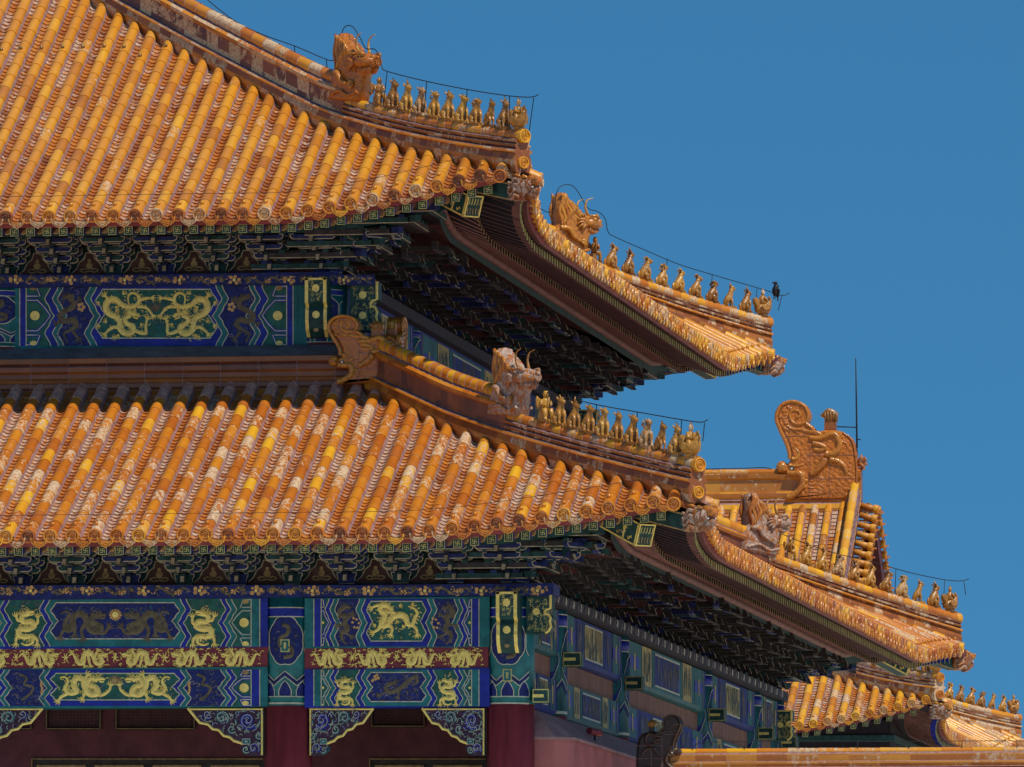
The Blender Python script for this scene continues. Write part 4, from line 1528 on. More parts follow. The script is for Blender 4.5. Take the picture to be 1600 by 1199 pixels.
def column(x, y, r, zb, zp, zt, uc, v0, v1, slot=True, detail=True, name='column'):
    """red shaft below, painted head between zp and zt (v0 .. v1 in pixels)"""
    mb = MB()
    drum(mb, x, y, r, zb, zp, 'column_red')
    c = part(name, mb)
    mb = MB()
    drum(mb, x, y, r + 0.003, zp, zt, 'teal')
    if detail:
        P = Paint(mb, cyl_frame(x, y, r + 0.004, uc))
        H = v1 - v0
        w = 36.5
        n = 12
        us = [uc - w + 2 * w * i / n for i in range(n + 1)]

        def ring(a, b, mat, k=1):
            P.band([(u, v0 + a * H) for u in us], [(u, v0 + b * H) for u in us], mat, k)
        ring(0.09, 0.17, 'blue')
        ring(0.082, 0.092, 'pale_line', 2)
        ring(0.168, 0.178, 'pale_line', 2)
        ring(0.925, 0.935, 'pale_line', 2)
        ring(0.985, 1.0, 'pale_line', 2)
        for cx in (uc, uc - 58, uc + 58):                            # cloud-lobed medallions
            m = []
            for i in range(48):
                a = 2 * math.pi * i / 48
                rr = 1 + 0.06 * abs(math.sin(a * 4)) - 0.05
                m.append((cx + 29 * rr * math.sin(a), v0 + H * 0.40 - H * 0.235 * rr * math.cos(a)))
            clip = [(max(uc - w, min(uc + w, a)), b) for a, b in m]
            if cx == uc:
                P.fill(clip, 'deep_blue', 1)
                P.stroke(clip, 1.6, 'pale_line', 2, closed=True)
                P.relief(spline([(cx - 4, v0 + H * 0.25), (cx + 5, v0 + H * 0.27), (cx + 3, v0 + H * 0.34), (cx - 8, v0 + H * 0.38), (cx - 6, v0 + H * 0.46), (cx + 9, v0 + H * 0.47), (cx + 10, v0 + H * 0.54), (cx - 2, v0 + H * 0.56)], 4), 6, 'grey_dragon', 2, 2)
                fill_clouds(P, None, (cx - 20, v0 + H * 0.26, cx + 20, v0 + H * 0.55), 26, ('grey_dragon', 'cloud_blue', 'cloud_grey'), 4, 2, 5)
            else:
                sel = [p for p in m if uc - w < p[0] < uc + w]
                if len(sel) > 2:
                    sel.sort(key=lambda p: p[1])
                    P.stroke(sel, 1.6, 'pale_line', 2)
        # pointed arches under the medallion
        arch = lambda cx, s, top: [(cx - 12 * s, v0 + H * 0.925), (cx - 12 * s, v0 + H * (top + 0.09)), (cx - 6 * s, v0 + H * (top + 0.03)), (cx, v0 + H * top), (cx + 6 * s, v0 + H * (top + 0.03)), (cx + 12 * s, v0 + H * (top + 0.09)), (cx + 12 * s, v0 + H * 0.925)]
        for cx in (uc - 27, uc, uc + 27):
            a2 = arch(cx, 0.8, 0.78)
            a2 = [(max(uc - w, min(uc + w, a)), b) for a, b in a2]
            P.fill(a2, 'deep_blue', 1, 8, 5)
            P.stroke(a2, 1.5, 'pale_line', 2)
        zz = [(uc - w + 2 * w * i / 12, v0 + H * (0.69 + 0.055 * abs(((i + 3) % 6) - 3) / 3 * 1.6)) for i in range(13)]
        P.band(zz, [(a, b + H * 0.05) for a, b in zz], 'dull_blue', 1)
        P.stroke(zz, 1.5, 'pale_line', 2)
        P.stroke([(a, b + H * 0.05) for a, b in zz], 1.5, 'pale_line', 2)
        if slot:
            sv = v0 + H * slot
            P.poly([(uc - 7, sv - 10), (uc + 7, sv - 10), (uc + 7, sv + 10), (uc - 7, sv + 10)], 'rafter_gold', 4)
            P.poly([(uc - 5, sv - 8), (uc + 5, sv - 8), (uc + 5, sv + 8), (uc - 5, sv + 8)], 'teal', 5)
            P.poly([(uc - 1.7, sv - 5), (uc + 1.7, sv - 5), (uc + 1.7, sv + 5), (uc - 1.7, sv + 5)], 'rafter_gold', 6)
    mb.build('painted_collar', c)
    return c


column(*CUP, 13.0, 14.72, 15.70, 500, 444, 541, slot=False)
column(-8.85, 3.6, 0.375, 13.0, 14.72, 15.70, -12, 446, 542, slot=False)

# frieze band
YB = 3.16
mb = MB()
z0, z1 = at(245, 446, YB).z, at(245, 429, YB).z
mb.box((-10.5 - 0.0, YB + 0.30, (z0 + z1) / 2), (14.6, 0.6, z1 - z0), 'deep_blue')
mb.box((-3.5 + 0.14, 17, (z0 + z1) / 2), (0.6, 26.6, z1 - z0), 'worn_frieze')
band_pattern(mb, facade(YB - 0.004), -20, 586, 429.5, 445.5, 85.5, 44, 3)
part('frieze_band', mb)

# main beam with the pair of gilded dragons
YBM = 3.30
mb = MB()
mb.box((-6.2, YBM + 0.26, 15.15), (5.3, 0.5, 1.06), 'teal')
mb.box((-11.6, YBM + 0.26, 15.15), (5.3, 0.5, 1.06), 'teal')
mb.box((-3.5 + 0.04, 17, 15.15), (0.5, 26.0, 1.06), 'worn_blue')
SPEC_UP = dict(strips=(7, 17), hex=46, c1=58, field=66, c2=108, c3=118, panel=126, fieldcol='deep_blue', surround='blue', top=1.0, bot=1.9)
fr = facade(YBM)
P, sh = paint_beam(mb, fr, 24, 465, 446, 541, 'teal', 'blue', SPEC_UP, 15, 1.6, 6.5, 'green')
fill_clouds(P, None, (170, 462, 320, 528), 90, ('cloud_blue', 'cloud_grey', 'swirl_teal', 'grey_dragon'), 4, 3, 2)
for x0, x1 in ((90, 128), (362, 400)):
    fill_clouds(P, None, (x0 - 2, 449, x1 + 2, 539), 60, ('cloud_blue', 'grey_dragon', 'cloud_grey'), 4, 2, 8)
for x in (127, 362):
    for j in range(5):
        P.disc(x + 4 * math.cos(j * 1.26), 480 + 5 * math.sin(j * 1.26), 3, 'flower', 3, 6)
beam_up = part('painted_beam', mb)


def z7(pts, ox=140, oy=440, s=7.27):
    return [(ox + x / s, oy + y / s) for x, y in pts]


def twin(fr, uc, parent, build):
    for f in (fr, mirrored(fr, uc)):
        mb = MB()
        build(Paint(mb, f))
        mb.build('gilded_dragon', parent)


def dr_up(P):
    dragon(P, z7([(470, 385), (405, 425), (430, 480), (490, 505), (500, 560), (445, 600), (380, 580), (345, 530), (345, 470), (315, 410), (235, 375), (190, 320), (188, 250), (235, 205), (300, 205), (355, 255), (430, 285), (510, 280), (560, 235), (555, 165), (500, 130), (448, 155), (440, 215), (452, 262)]),
           6.2, 'gold', 3, 4,
           legs=[z7([(560, 215), (640, 192), (700, 190)]), z7([(540, 285), (620, 290), (670, 320), (715, 380)]), z7([(520, 560), (600, 590), (640, 580), (640, 500), (655, 435)]), z7([(330, 525), (270, 520), (215, 555), (185, 590)]), z7([(235, 210), (200, 185), (185, 170)])],
           head=(*z7([(500, 375)])[0], 0.4, 9.5))
    for x, y, a in ((120, 500, 2.6), (110, 230, 2.2), (280, 620, 1.2), (380, 150, -1), (290, 290, 0.4), (330, 600, 1.9), (300, 330, 0.2), (200, 460, 3.5), (580, 480, 0.8)):
        x, y = z7([(x, y)])[0]
        for j in range(4):
            b = a + (j - 1.5) * 0.5
            P.relief([(x, y), (x + 4 * math.cos(b), y + 4 * math.sin(b)), (x + 7.5 * math.cos(b + 0.45), y + 7.5 * math.sin(b + 0.45))], 1.7, 'gold', 3, 2, lambda t: 1 - 0.6 * t)


twin(fr, 245, beam_up, dr_up)
gold_flames(fr, (163, 462, 232, 530), 60, beam_up, 3)
gold_flames(fr, (258, 462, 327, 530), 60, beam_up, 4)


def pearl(fr, u, v, parent, mat='grey_dragon'):
    mb = MB()
    P = Paint(mb, fr)
    for j in range(9):
        a = -math.pi * j / 8
        P.relief([(u, v), (u + 11 * math.cos(a), v + 9 * math.sin(a))], 4, mat, 2, 2, lambda t: 1 - 0.7 * t)
    P.disc(u, v, 6, mat, 5)
    mb.build('flaming_pearl', parent)


pearl(fr, 243.5, 482, beam_up)
for x, sg in ((108, 1), (382, -1)):
    mb = MB()
    P = Paint(mb, fr)
    dragon(P, [(x - 2 * sg, 465), (x + 6 * sg, 470), (x + 7 * sg, 480), (x - 6 * sg, 486), (x - 14 * sg, 494), (x - 8 * sg, 502), (x + 6 * sg, 500), (x + 12 * sg, 508), (x + 2 * sg, 516), (x - 8 * sg, 522), (x - 2 * sg, 534)], 6, 'grey_dragon', 2, 2,
           legs=[[(x + 6 * sg, 478), (x + 14 * sg, 470)], [(x - 8 * sg, 500), (x - 18 * sg, 505)], [(x + 6 * sg, 518), (x + 14 * sg, 528)]], head=(x, 464, 0 if sg > 0 else math.pi, 7))
    mb.build('painted_dragon', beam_up)


def fist_front(x, y0, zt, w, parent=None):
    """projecting beam head with a scrolled underside, painted green with gold edging and suns"""
    mb = MB()
    pr = [(0.5, 0), (-0.42, 0), (-0.42, -0.40), (-0.33, -0.45), (-0.375, -0.52), (-0.385, -0.68), (-0.33, -0.84), (-0.20, -0.95), (0.5, -0.95)]
    pts = [Vector((x - w / 2, y0 + a, zt + b)) for a, b in pr]
    mb.prism(pts, (w, 0, 0), 'dark_green')
    for sg in (-1, 1):
        for (a0, b0), (a1, b1) in zip(pr[1:8], pr[2:8]):
            q = Vector((x + sg * (w / 2 - 0.03), y0 + a0 - 0.006, zt + b0)), Vector((x + sg * (w / 2 - 0.03), y0 + a1 - 0.006, zt + b1))
            mb.beam(q[0], q[1], 0.055, 0.014, 'gold', up=Vector((0, 1, 0.01)))
    mb.box((x, y0 - 0.426, zt - 0.02), (w, 0.014, 0.035), 'gold')
    fr = lambda u, v, k: Vector((x + u, y0 - 0.42 - 0.004 * k, zt + v))
    P = Paint(mb, fr)
    r = random.Random(11)
    for j in range(46):
        a, b = r.uniform(-w / 2 + 0.08, w / 2 - 0.08), r.uniform(-0.38, -0.05)
        a0 = r.uniform(0, 6)
        P.stroke([(a + 0.018 * math.cos(a0 + t * 0.8), b + 0.018 * math.sin(a0 + t * 0.8)) for t in range(5)], 0.007, 'rafter_gold', 1)
    P.disc(0, -0.17, 0.062, 'gold', 2)
    fr = lambda u, v, k: Vector((x + u, y0 - 0.372 - 0.004 * k - 0.012, zt + v))
    P = Paint(mb, fr)
    P.disc(0, -0.60, 0.062, 'gold', 2)
    P.disc(0, -0.85, 0.045, 'dull_gold', 0, rv=0.03)
    return part('beam_head', mb)


def fist_side(fr, pts, th, dirv, discs):
    mb = MB()
    face = [fr(u, v, 0) for u, v in pts]
    mb.prism(face, Vector(dirv) * th, 'dark_green')
    P = Paint(mb, fr)
    vmin, vmax = min(p[1] for p in pts), max(p[1] for p in pts)
    umin, umax = min(p[0] for p in pts), max(p[0] for p in pts)
    P.stroke([(umin, vmin + 1), (umax, vmin + 1)], 2.2, 'gold', 2)
    edge = pts[1:-1]
    P.relief([(a - 2.2, b) for a, b in edge], 4.2, 'gold', 1, 3)
    r = random.Random(4)
    for j in range(90):
        a, b = r.uniform(umin + 4, umax - 7), r.uniform(vmin + 5, vmax - 4)
        a0 = r.uniform(0, 6)
        P.stroke([(a + 2.1 * math.cos(a0 + t * 0.8), b + 2.1 * math.sin(a0 + t * 0.8)) for t in range(5)], 0.75, 'rafter_gold', 1)
    for u, v, rr in discs:
        P.disc(u, v, rr, 'gold', 3)
    return part('beam_head', mb)


fist_front(-3.515, 3.22, at(498, 434, 2.8).z, 0.36)
SC_E = [(0, 0), (45, 0), (45, 28), (38, 30), (34.5, 35), (36, 39), (42, 40), (45.5, 47), (44, 55), (46, 64), (42, 73), (36, 77), (0, 79)]
fist_side(facade(3.28), [(546 + a, 440 + b) for a, b in SC_E], 0.34, (0, 1, 0), [(567, 461, 6), (567, 493, 6)])

# wall behind and under the upper storey
mb = MB()
mb.box((-10.9, 17, 9.0), (14.5, 26.2, 15.6), 'dark_red')
mb.box((-11.2, 17, 17.2), (14.2, 25.4, 0.9), 'soffit')
part('wall', mb)

# ---------------------------------------------------------------- lower storey front
ZV = lambda v, y=-0.3: at(600, v, y).z
for uc, cx in ((446, -3.45), (795, 0.11)):
    column(cx, 0.0, 0.375, 2.5, ZV(1101, -0.37), ZV(930, -0.3), uc, 935, 1100, slot=0.45 if cx < 0 else 0.73)
column(-8.9, 0.0, 0.375, 2.5, ZV(1101, -0.37), ZV(930, -0.3), -90, 935, 1100, detail=False)

YB2 = -0.42
mb = MB()
z0, z1 = at(600, 932, YB2).z, at(600, 914, YB2).z
mb.box((-7.5, YB2 + 0.35, (z0 + z1) / 2), (16.7, 0.7, z1 - z0), 'deep_blue')
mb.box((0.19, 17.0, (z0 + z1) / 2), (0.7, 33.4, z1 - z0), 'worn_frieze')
P = band_pattern(mb, facade(YB2 - 0.004), -60, 858, 914.5, 931.5, 88, 20, 6)
# end strokes of the frieze along the side, a light fret on each length
frs = lambda yx: (lambda u, v, k: Vector((yx + 0.004 * k, u, v)))
Ps = Paint(mb, frs(0.545))
y = 0.5
while y < 33:
    Ps.stroke([(y, z0 + 0.04), (y, z1 - 0.02)], 0.10, 'pale_line', 1)
    Ps.stroke([(y - 0.16, (z0 + z1) / 2 - 0.03), (y + 0.16, (z0 + z1) / 2 + 0.03)], 0.03, 'cloud_grey', 1)
    Ps.stroke([(y - 0.42, z0 + 0.03), (y - 0.30, z1 - 0.05), (y - 0.2, z0 + 0.05)], 0.035, 'cloud_grey', 1)
    y += 0.87
part('frieze_band', mb)

YL = -0.30
SPEC_END = dict(strips=(8.5, 20), hex=26, c1=33.5, field=41, c2=74, c3=82.5, panel=91, fieldcol='deep_blue', surround='blue', top=0.8, bot=1.7)
SPEC_WIDE = dict(strips=(6, 19.5), hex=42, c1=51, field=59, c2=113, c3=122, panel=131, fieldcol='green', surround='teal', top=1.0, bot=2.0)


def beam_box(mb, ua, ub, va, vb, y, th, mat):
    a, b = at(ua, va, y), at(ub, vb, y)
    mb.box(((a.x + b.x) / 2, y + th / 2, (a.z + b.z) / 2), (abs(b.x - a.x), th, abs(a.z - b.z)), mat)


fr = facade(YL - 0.002)
fr2 = facade(YL + 0.0)
# end bay, upper beam
mb = MB()
beam_box(mb, 476, 765, 935, 1011, YL, 0.5, 'teal')
P, sh = paint_beam(mb, fr, 482, 757, 936, 1010.5, 'teal', 'blue', SPEC_END, 9.5, 1.4, 5, 'green')
for x in (540, 699):
    fill_clouds(P, None, (x - 12, 940, x + 12, 1006), 60, ('cloud_blue', 'grey_dragon', 'cloud_grey'), 3.5, 2, x)
fill_clouds(P, None, (582, 948, 654, 996), 40, ('cloud_blue', 'cloud_grey', 'swirl_teal'), 3.5, 3, 12)
for x in (556, 680):
    for j in range(6):
        P.disc(x + 5 * math.cos(j), 974 + 8 * math.sin(j * 1.1), 2.2, 'flower', 3, 6)
b1 = part('painted_beam', mb)
mb = MB()
P = Paint(mb, fr)
s8 = lambda pts: z7(pts, 480, 920, 4.296)
dragon(P, s8([(575, 150), (540, 115), (505, 108), (490, 140), (520, 165), (515, 205), (500, 245), (540, 240), (570, 195), (620, 175), (660, 190), (675, 235), (705, 240), (725, 195), (740, 160), (715, 130), (680, 118)]), 6.5, 'gold', 3, 3,
       legs=[s8([(500, 230), (480, 270), (450, 290)]), s8([(545, 235), (570, 265), (565, 300)]), s8([(690, 235), (730, 265), (740, 300)]), s8([(530, 120), (480, 110), (440, 125)])], head=(*s8([(560, 160)])[0], 0.3, 8))
for x, y, a in ((600, 215, 1), (640, 250, 0.5), (620, 120, -0.6), (460, 240, 2.5), (700, 110, -0.4)):
    x, y = s8([(x, y)])[0]
    claw(P, x, y, a, 6, 'gold', 3, 2)
mb.build('gilded_dragon', b1)
gold_flames(fr, (586, 946, 652, 998), 48, b1, 5, 3.6)
for x, sg in ((538, 1), (701, -1)):
    mb = MB()
    P = Paint(mb, fr)
    dragon(P, [(x + 2 * sg, 950), (x - 7 * sg, 953), (x - 6 * sg, 962), (x + 3 * sg, 963), (x + 1 * sg, 974), (x + 5 * sg, 984), (x - 4 * sg, 990), (x - 3 * sg, 1000), (x + 4 * sg, 1007)], 5.5, 'grey_dragon', 2, 1.5,
           legs=[[(x + 3 * sg, 966), (x + 11 * sg, 962)], [(x - 2 * sg, 976), (x - 9 * sg, 978)], [(x + 1 * sg, 988), (x + 10 * sg, 994)]], head=(x + 4 * sg, 949, 0.2 if sg > 0 else 2.9, 6))
    mb.build('painted_dragon', b1)

# end bay, lower beam
mb = MB()
beam_box(mb, 476, 765, 1046, 1104, YL, 0.5, 'blue')
P, sh = paint_beam(mb, fr, 482, 757, 1046.5, 1103.5, 'blue', 'teal', dict(SPEC_END, fieldcol='green', surround='teal', top=0.9, bot=1.4), 9.5, 1.4, 5, 'deep_blue')
fill_clouds(P, None, (580, 1054, 656, 1093), 110, ('cloud_blue', 'grey_dragon', 'cloud_grey'), 4, 3, 31)
for j in range(9):
    P.disc(585 + rnd.uniform(-7, 9), 1059 + rnd.uniform(-5, 6), 2.3, 'flower', 4, 6)
b2 = part('painted_beam', mb)
mb = MB()
dragon(Paint(mb, fr), [(612, 1068), (603, 1075), (610, 1082), (622, 1078), (632, 1070), (642, 1062), (650, 1057), (652, 1066), (644, 1072)], 5, 'grey_dragon', 3, 1, legs=[[(625, 1076), (622, 1088)], [(606, 1080), (594, 1086)]], head=(612, 1068, 2.8, 6))
mb.build('painted_dragon', b2)


def stand_dragon(P, x, v0, v1, sg, w, mat='gold', k=3, h=3):
    """upright coiling dragon for the narrow fields"""
    H = v1 - v0
    q = lambda pts: [(x + sg * a * w, v0 + b * H) for a, b in pts]
    dragon(P, q([(0.15, 0.30), (-0.4, 0.33), (-0.35, 0.47), (0.3, 0.46), (0.55, 0.56), (0.0, 0.63), (-0.55, 0.62), (-0.7, 0.74), (-0.2, 0.80), (0.35, 0.78), (0.4, 0.92), (-0.1, 0.97), (-0.5, 0.93)]), w * 0.34, mat, k, h,
           legs=[q([(0.35, 0.48), (0.8, 0.50), (0.85, 0.38)]), q([(-0.35, 0.42), (-0.75, 0.44), (-0.9, 0.36)]), q([(0.35, 0.76), (0.75, 0.84), (0.8, 0.93)]), q([(-0.55, 0.72), (-0.9, 0.82), (-0.95, 0.92)])],
           head=(x + sg * 0.1 * w, v0 + H * 0.28, -0.15 if sg > 0 else math.pi + 0.15, w * 0.42))
    r = random.Random(int(x))
    for j in range(9):
        a, b = x + r.uniform(-1, 1) * w * 0.9, v0 + H * r.uniform(0.04, 0.96)
        t0 = r.uniform(0, 6)
        P.relief([(a, b), (a + 3 * math.cos(t0), b + 3 * math.sin(t0)), (a + 5 * math.cos(t0 + 0.5), b + 5 * math.sin(t0 + 0.5))], 1.4, mat, k, h * 0.5, lambda t: 1 - 0.6 * t)


for x, sg in ((540, 1), (699, -1)):
    mb = MB()
    stand_dragon(Paint(mb, fr), x, 1048, 1103, sg, 14)
    mb.build('gilded_dragon', b2)

# wide bay
mb = MB()
beam_box(mb, -60, 418, 935, 1011, YL, 0.5, 'blue')
P, sh = paint_beam(mb, fr, -52, 412, 936, 1010.5, 'blue', 'teal', SPEC_WIDE, 12.5, 1.5, 6, 'deep_blue')
fill_clouds(P, None, (94, 948, 268, 998), 150, ('cloud_blue', 'swirl_teal', 'cloud_blue', 'cloud_grey'), 4, 3, 41)
for x in (42, 320):
    fill_clouds(P, None, (x - 22, 940, x + 22, 1006), 50, ('cloud_blue', 'cloud_grey', 'grey_dragon'), 3.5, 2, x + 3)
b3 = part('painted_beam', mb)
for f in (fr, mirrored(fr, 180)):
    mb = MB()
    q = lambda pts: z7(pts, 0, 840, 7.27)
    dragon(Paint(mb, f), q([(1130, 900), (1060, 905), (1050, 960), (1110, 990), (1150, 1020), (1090, 1075), (1020, 1040), (990, 960), (960, 890), (890, 870), (830, 920), (830, 1000), (780, 1060), (735, 1010), (760, 930), (790, 870), (750, 840), (690, 870)]), 7, 'grey_dragon', 3, 1.5,
           legs=[q([(980, 960), (930, 1050), (940, 1130)]), q([(790, 1050), (720, 1060), (690, 1120)]), q([(1090, 1070), (1180, 1090), (1230, 1030)]), q([(850, 1000), (850, 1090)])], head=(*q([(1130, 890)])[0], 0, 9), mane=True)
    mb.build('painted_dragon', b3)
    mb = MB()
    stand_dragon(Paint(mb, f), 43, 938, 1010, 1, 19)
    mb.build('gilded_dragon', b3)
mb = MB()
P = Paint(mb, fr)
for j in range(12):
    a = j * math.pi / 6
    P.relief([(180.5 + 4 * math.cos(a), 961 + 4 * math.sin(a)), (180.5 + 9.5 * math.cos(a), 961 + 9 * math.sin(a))], 3.4, 'flower', 3, 2, lambda t: 0.7 + 0.4 * t)
P.disc(180.5, 961, 5, 'gold', 6)
mb.build('flaming_pearl', b3)

mb = MB()
beam_box(mb, -60, 418, 1046, 1104, YL, 0.5, 'teal')
P, sh = paint_beam(mb, fr, -52, 412, 1046.5, 1103.5, 'teal', 'blue', dict(SPEC_WIDE, fieldcol='deep_blue', surround='blue', top=1.0, bot=1.6), 12.5, 1.5, 6, 'green')
for x in (42, 320):
    fill_clouds(P, None, (x - 24, 1050, x + 24, 1100), 80, ('grey_dragon', 'dull_blue', 'cloud_grey', 'cloud_blue'), 5, 2, x + 9)
    P.stroke(spline([(x - 12, 1054), (x, 1060), (x - 4, 1070), (x + 10, 1074), (x + 4, 1086), (x - 8, 1094)], 4), 4, 'grey_dragon', 3)
fill_clouds(P, None, (90, 1054, 272, 1094), 60, ('cloud_blue', 'cloud_grey', 'swirl_teal'), 3.5, 3, 15)
for x in (65, 295):
    for j in range(5):
        P.disc(x + rnd.uniform(-2, 2), 1075 + 4 * (j - 2), 2.4, 'flower', 4, 6)
b4 = part('painted_beam', mb)
for f in (fr, mirrored(fr, 180)):
    mb = MB()
    q = lambda pts: z7(pts, 0, 824, 3.198)
    dragon(Paint(mb, f), q([(490, 765), (455, 755), (440, 785), (480, 800), (490, 830), (450, 835), (425, 800), (415, 760), (380, 755), (370, 790), (385, 820), (350, 830), (325, 805), (340, 770), (325, 748), (300, 752)]), 6.5, 'gold', 3, 3.5,
           legs=[q([(470, 832), (510, 838), (545, 815), (552, 795)]), q([(430, 815), (415, 850)]), q([(350, 825), (310, 845), (295, 862)]), q([(420, 765), (435, 742)])], head=(*q([(495, 760)])[0], 0.1, 8.5))
    mb.build('gilded_dragon', b4)
    gold_flames(f, (92, 1053, 170, 1095), 56, b4, 7, 3.6)
pearl(fr, 180.5, 1064, b4, 'dull_gold')

# red band of running dragons
for ua, ub, n in ((482, 757, 4), (-52, 412, 6)):
    mb = MB()
    beam_box(mb, ua - 6, ub + 6, 1010, 1047, YL + 0.03, 0.4, 'maroon')
    P = Paint(mb, facade(YL + 0.028))
    P.rect(ua, 1012, ub, 1045, 'maroon', 0, 4)
    rb = part('dragon_band', mb)
    w = (ub - ua) / n
    f0 = facade(YL + 0.026)
    for i in range(n):
        c = ua + w * (i + 0.5)
        right = (c < (ua + ub) / 2)
        f = f0 if right else mirrored(f0, c)
        mb = MB()
        P = Paint(mb, f)
        q = lambda pts: [(c + a * w, 1028 + b * 33) for a, b in pts]
        dragon(P, q([(0.22, -0.02), (0.24, 0.22), (0.12, 0.26), (0.05, -0.1), (-0.04, -0.28), (-0.13, -0.1), (-0.15, 0.22), (-0.24, 0.26), (-0.30, 0.0), (-0.36, -0.2), (-0.44, -0.08)]), 5.2, 'gold', 2, 2.5,
               legs=[q([(0.12, 0.2), (0.17, 0.36)]), q([(-0.05, -0.2), (-0.02, 0.2), (0.0, 0.34)]), q([(-0.16, 0.15), (-0.12, 0.36)]), q([(0.08, -0.05), (0.14, -0.3)])], head=(c + 0.26 * w, 1024, -0.1, 7))
        r = random.Random(i)
        for j in range(10):
            a, b = c + r.uniform(-0.48, 0.48) * w, 1028 + r.choice((-1, 1)) * r.uniform(9, 14)
            P.relief([(a - 2.5, b), (a, b - 1.5), (a + 2.5, b + 0.5)], 1.8, 'gold', 2, 1.5, lambda t: 1 - 0.4 * t)
        mb.build('gilded_dragon', rb)
    mb = MB()
    P = Paint(mb, f0)
    for i in range(1, n):
        x = ua + w * i
        for j in range(6):
            a = j * math.pi / 3
            P.relief([(x, 1027), (x + 5 * math.cos(a), 1027 + 7 * math.sin(a))], 2.6, 'gold', 2, 2, lambda t: 1 - 0.5 * t)
    mb.build('flaming_pearl', rb)
    gold_flames(f0, (ua + 4, 1015, ub - 4, 1042), int((ub - ua) * 0.55), rb, n, 4.2, k=1)

# beam heads on the corner column
fist_front(0.165, -0.42, at(785, 925, -0.8).z, 0.34)
fist_side(facade(-0.32), [(822 + a * 0.89, 929 + b * 0.78) for a, b in SC_E], 0.34, (0, 1, 0), [(838, 956, 5.6)])


# carved spandrel brackets
QE = [(940, 905), (1315, 905), (1315, 1140), (1240, 1138), (1205, 1118), (1200, 1098), (1215, 1082), (1170, 1068), (1150, 1050), (1118, 1042), (1095, 1015), (1062, 1008), (1040, 985), (1000, 978), (975, 948)]


def spandrel(f, seed):
    mb = MB()
    pts = [(x / 3.2, 824 + y / 3.2) for x, y in QE]
    mb.prism([f(u, v, 0) for u, v in pts], (0, 0.15, 0), 'swirl_ground', side='swirl_teal')
    P = Paint(mb, f)
    P.relief([pts[6]] + pts[7:] + [pts[0]], 4.2, 'gold', 1, 3)
    P.relief([(pts[0][0], pts[0][1] + 1.4), (pts[1][0], pts[1][1] + 1.4)], 3, 'gold', 1, 3)
    P.relief([(pts[1][0] - 1.6, pts[1][1]), (pts[2][0] - 1.6, pts[2][1])], 3.4, 'gold', 1, 3)
    r = random.Random(seed)

    def scroll(x, y, rad, mat, turns=1.5, sg=1, w=None):
        n = 18
        s = [(x + rad * (1 - 0.9 * t / n) * math.cos(sg * t / n * turns * 6.28 + 0.6), y + rad * (1 - 0.9 * t / n) * math.sin(sg * t / n * turns * 6.28 + 0.6)) for t in range(n + 1)]
        P.relief(s, w or rad * 0.42, mat, 1, 4)
        P.stroke([(a + 0.8, b - 0.8) for a, b in s], 0.9, 'pale_line', 6)
    scroll(387, 1126, 13, 'blue', 1.6)
    for j in range(9):
        a = j * 0.7
        p0 = (387 + 19 * math.cos(a), 1126 + 17 * math.sin(a))
        p1 = (387 + 19 * math.cos(a + 0.45), 1126 + 17 * math.sin(a + 0.45))
        P.relief([p0, p1], 3.2, 'blue' if j % 2 else 'swirl_teal', 1, 3)
        P.stroke([(p0[0], p0[1] + 1.5), (p1[0], p1[1] + 1.5)], 0.8, 'pale_line', 5)
    scroll(346, 1122, 11, 'swirl_teal', 1.4, -1)
    scroll(324, 1117, 7, 'blue', 1.3)
    scroll(362, 1140, 7, 'swirl_teal', 1.2)
    scroll(396, 1170, 9, 'blue', 1.3, -1)
    scroll(384, 1172, 6, 'swirl_teal', 1.3)
    scroll(404, 1150, 6, 'swirl_teal', 1.2)
    for _ in range(150):
        t = r.random()
        x, y = r.uniform(306, 408), r.uniform(1110, 1178)
        lim = 1117 + (x - 294) * 0.48 if x < 378 else 1176
        if y > lim - 2:
            continue
        a0 = r.uniform(0, 6)
        s = r.uniform(2, 4)
        c = [(x + s * math.cos(a0 + q), y + s * math.sin(a0 + q)) for q in (0, 0.7, 1.4, 2.1, 2.8)]
        P.relief(c, 1.8, r.choice(('blue', 'swirl_teal', 'swirl_purple', 'teal')), 1, 3)
        P.stroke(c, 0.6, 'pale_line', 4.4)
    P.poly([(379, 1155), (391, 1155), (391, 1163), (379, 1163)], 'teal', 5)
    P.stroke([(379, 1155), (391, 1155), (391, 1163), (379, 1163)], 1.2, 'pale_line', 6, closed=True)
    P.poly([(383, 1158), (387, 1158), (387, 1160), (383, 1160)], 'pale_line', 6)
    return part('spandrel_bracket', mb)


f0 = facade(-0.20)
spandrel(f0, 1)
spandrel(lambda u, v, k: f0(483.5 + (411 - u) * 0.85, v, k), 2)
spandrel(lambda u, v, k: f0(757 - (411 - u) * 0.83, v, k), 3)
spandrel(lambda u, v, k: f0(360 - u, v, k), 4)

# porch back wall with lattice transoms and door leaves
mb = MB()
YD = 3.80
mb.box((-9.0, YD + 0.05, 6.6), (18.2, 0.1, 8.4), 'dark_red')
dw = part('porch_wall', mb)
fd = facade(YD)


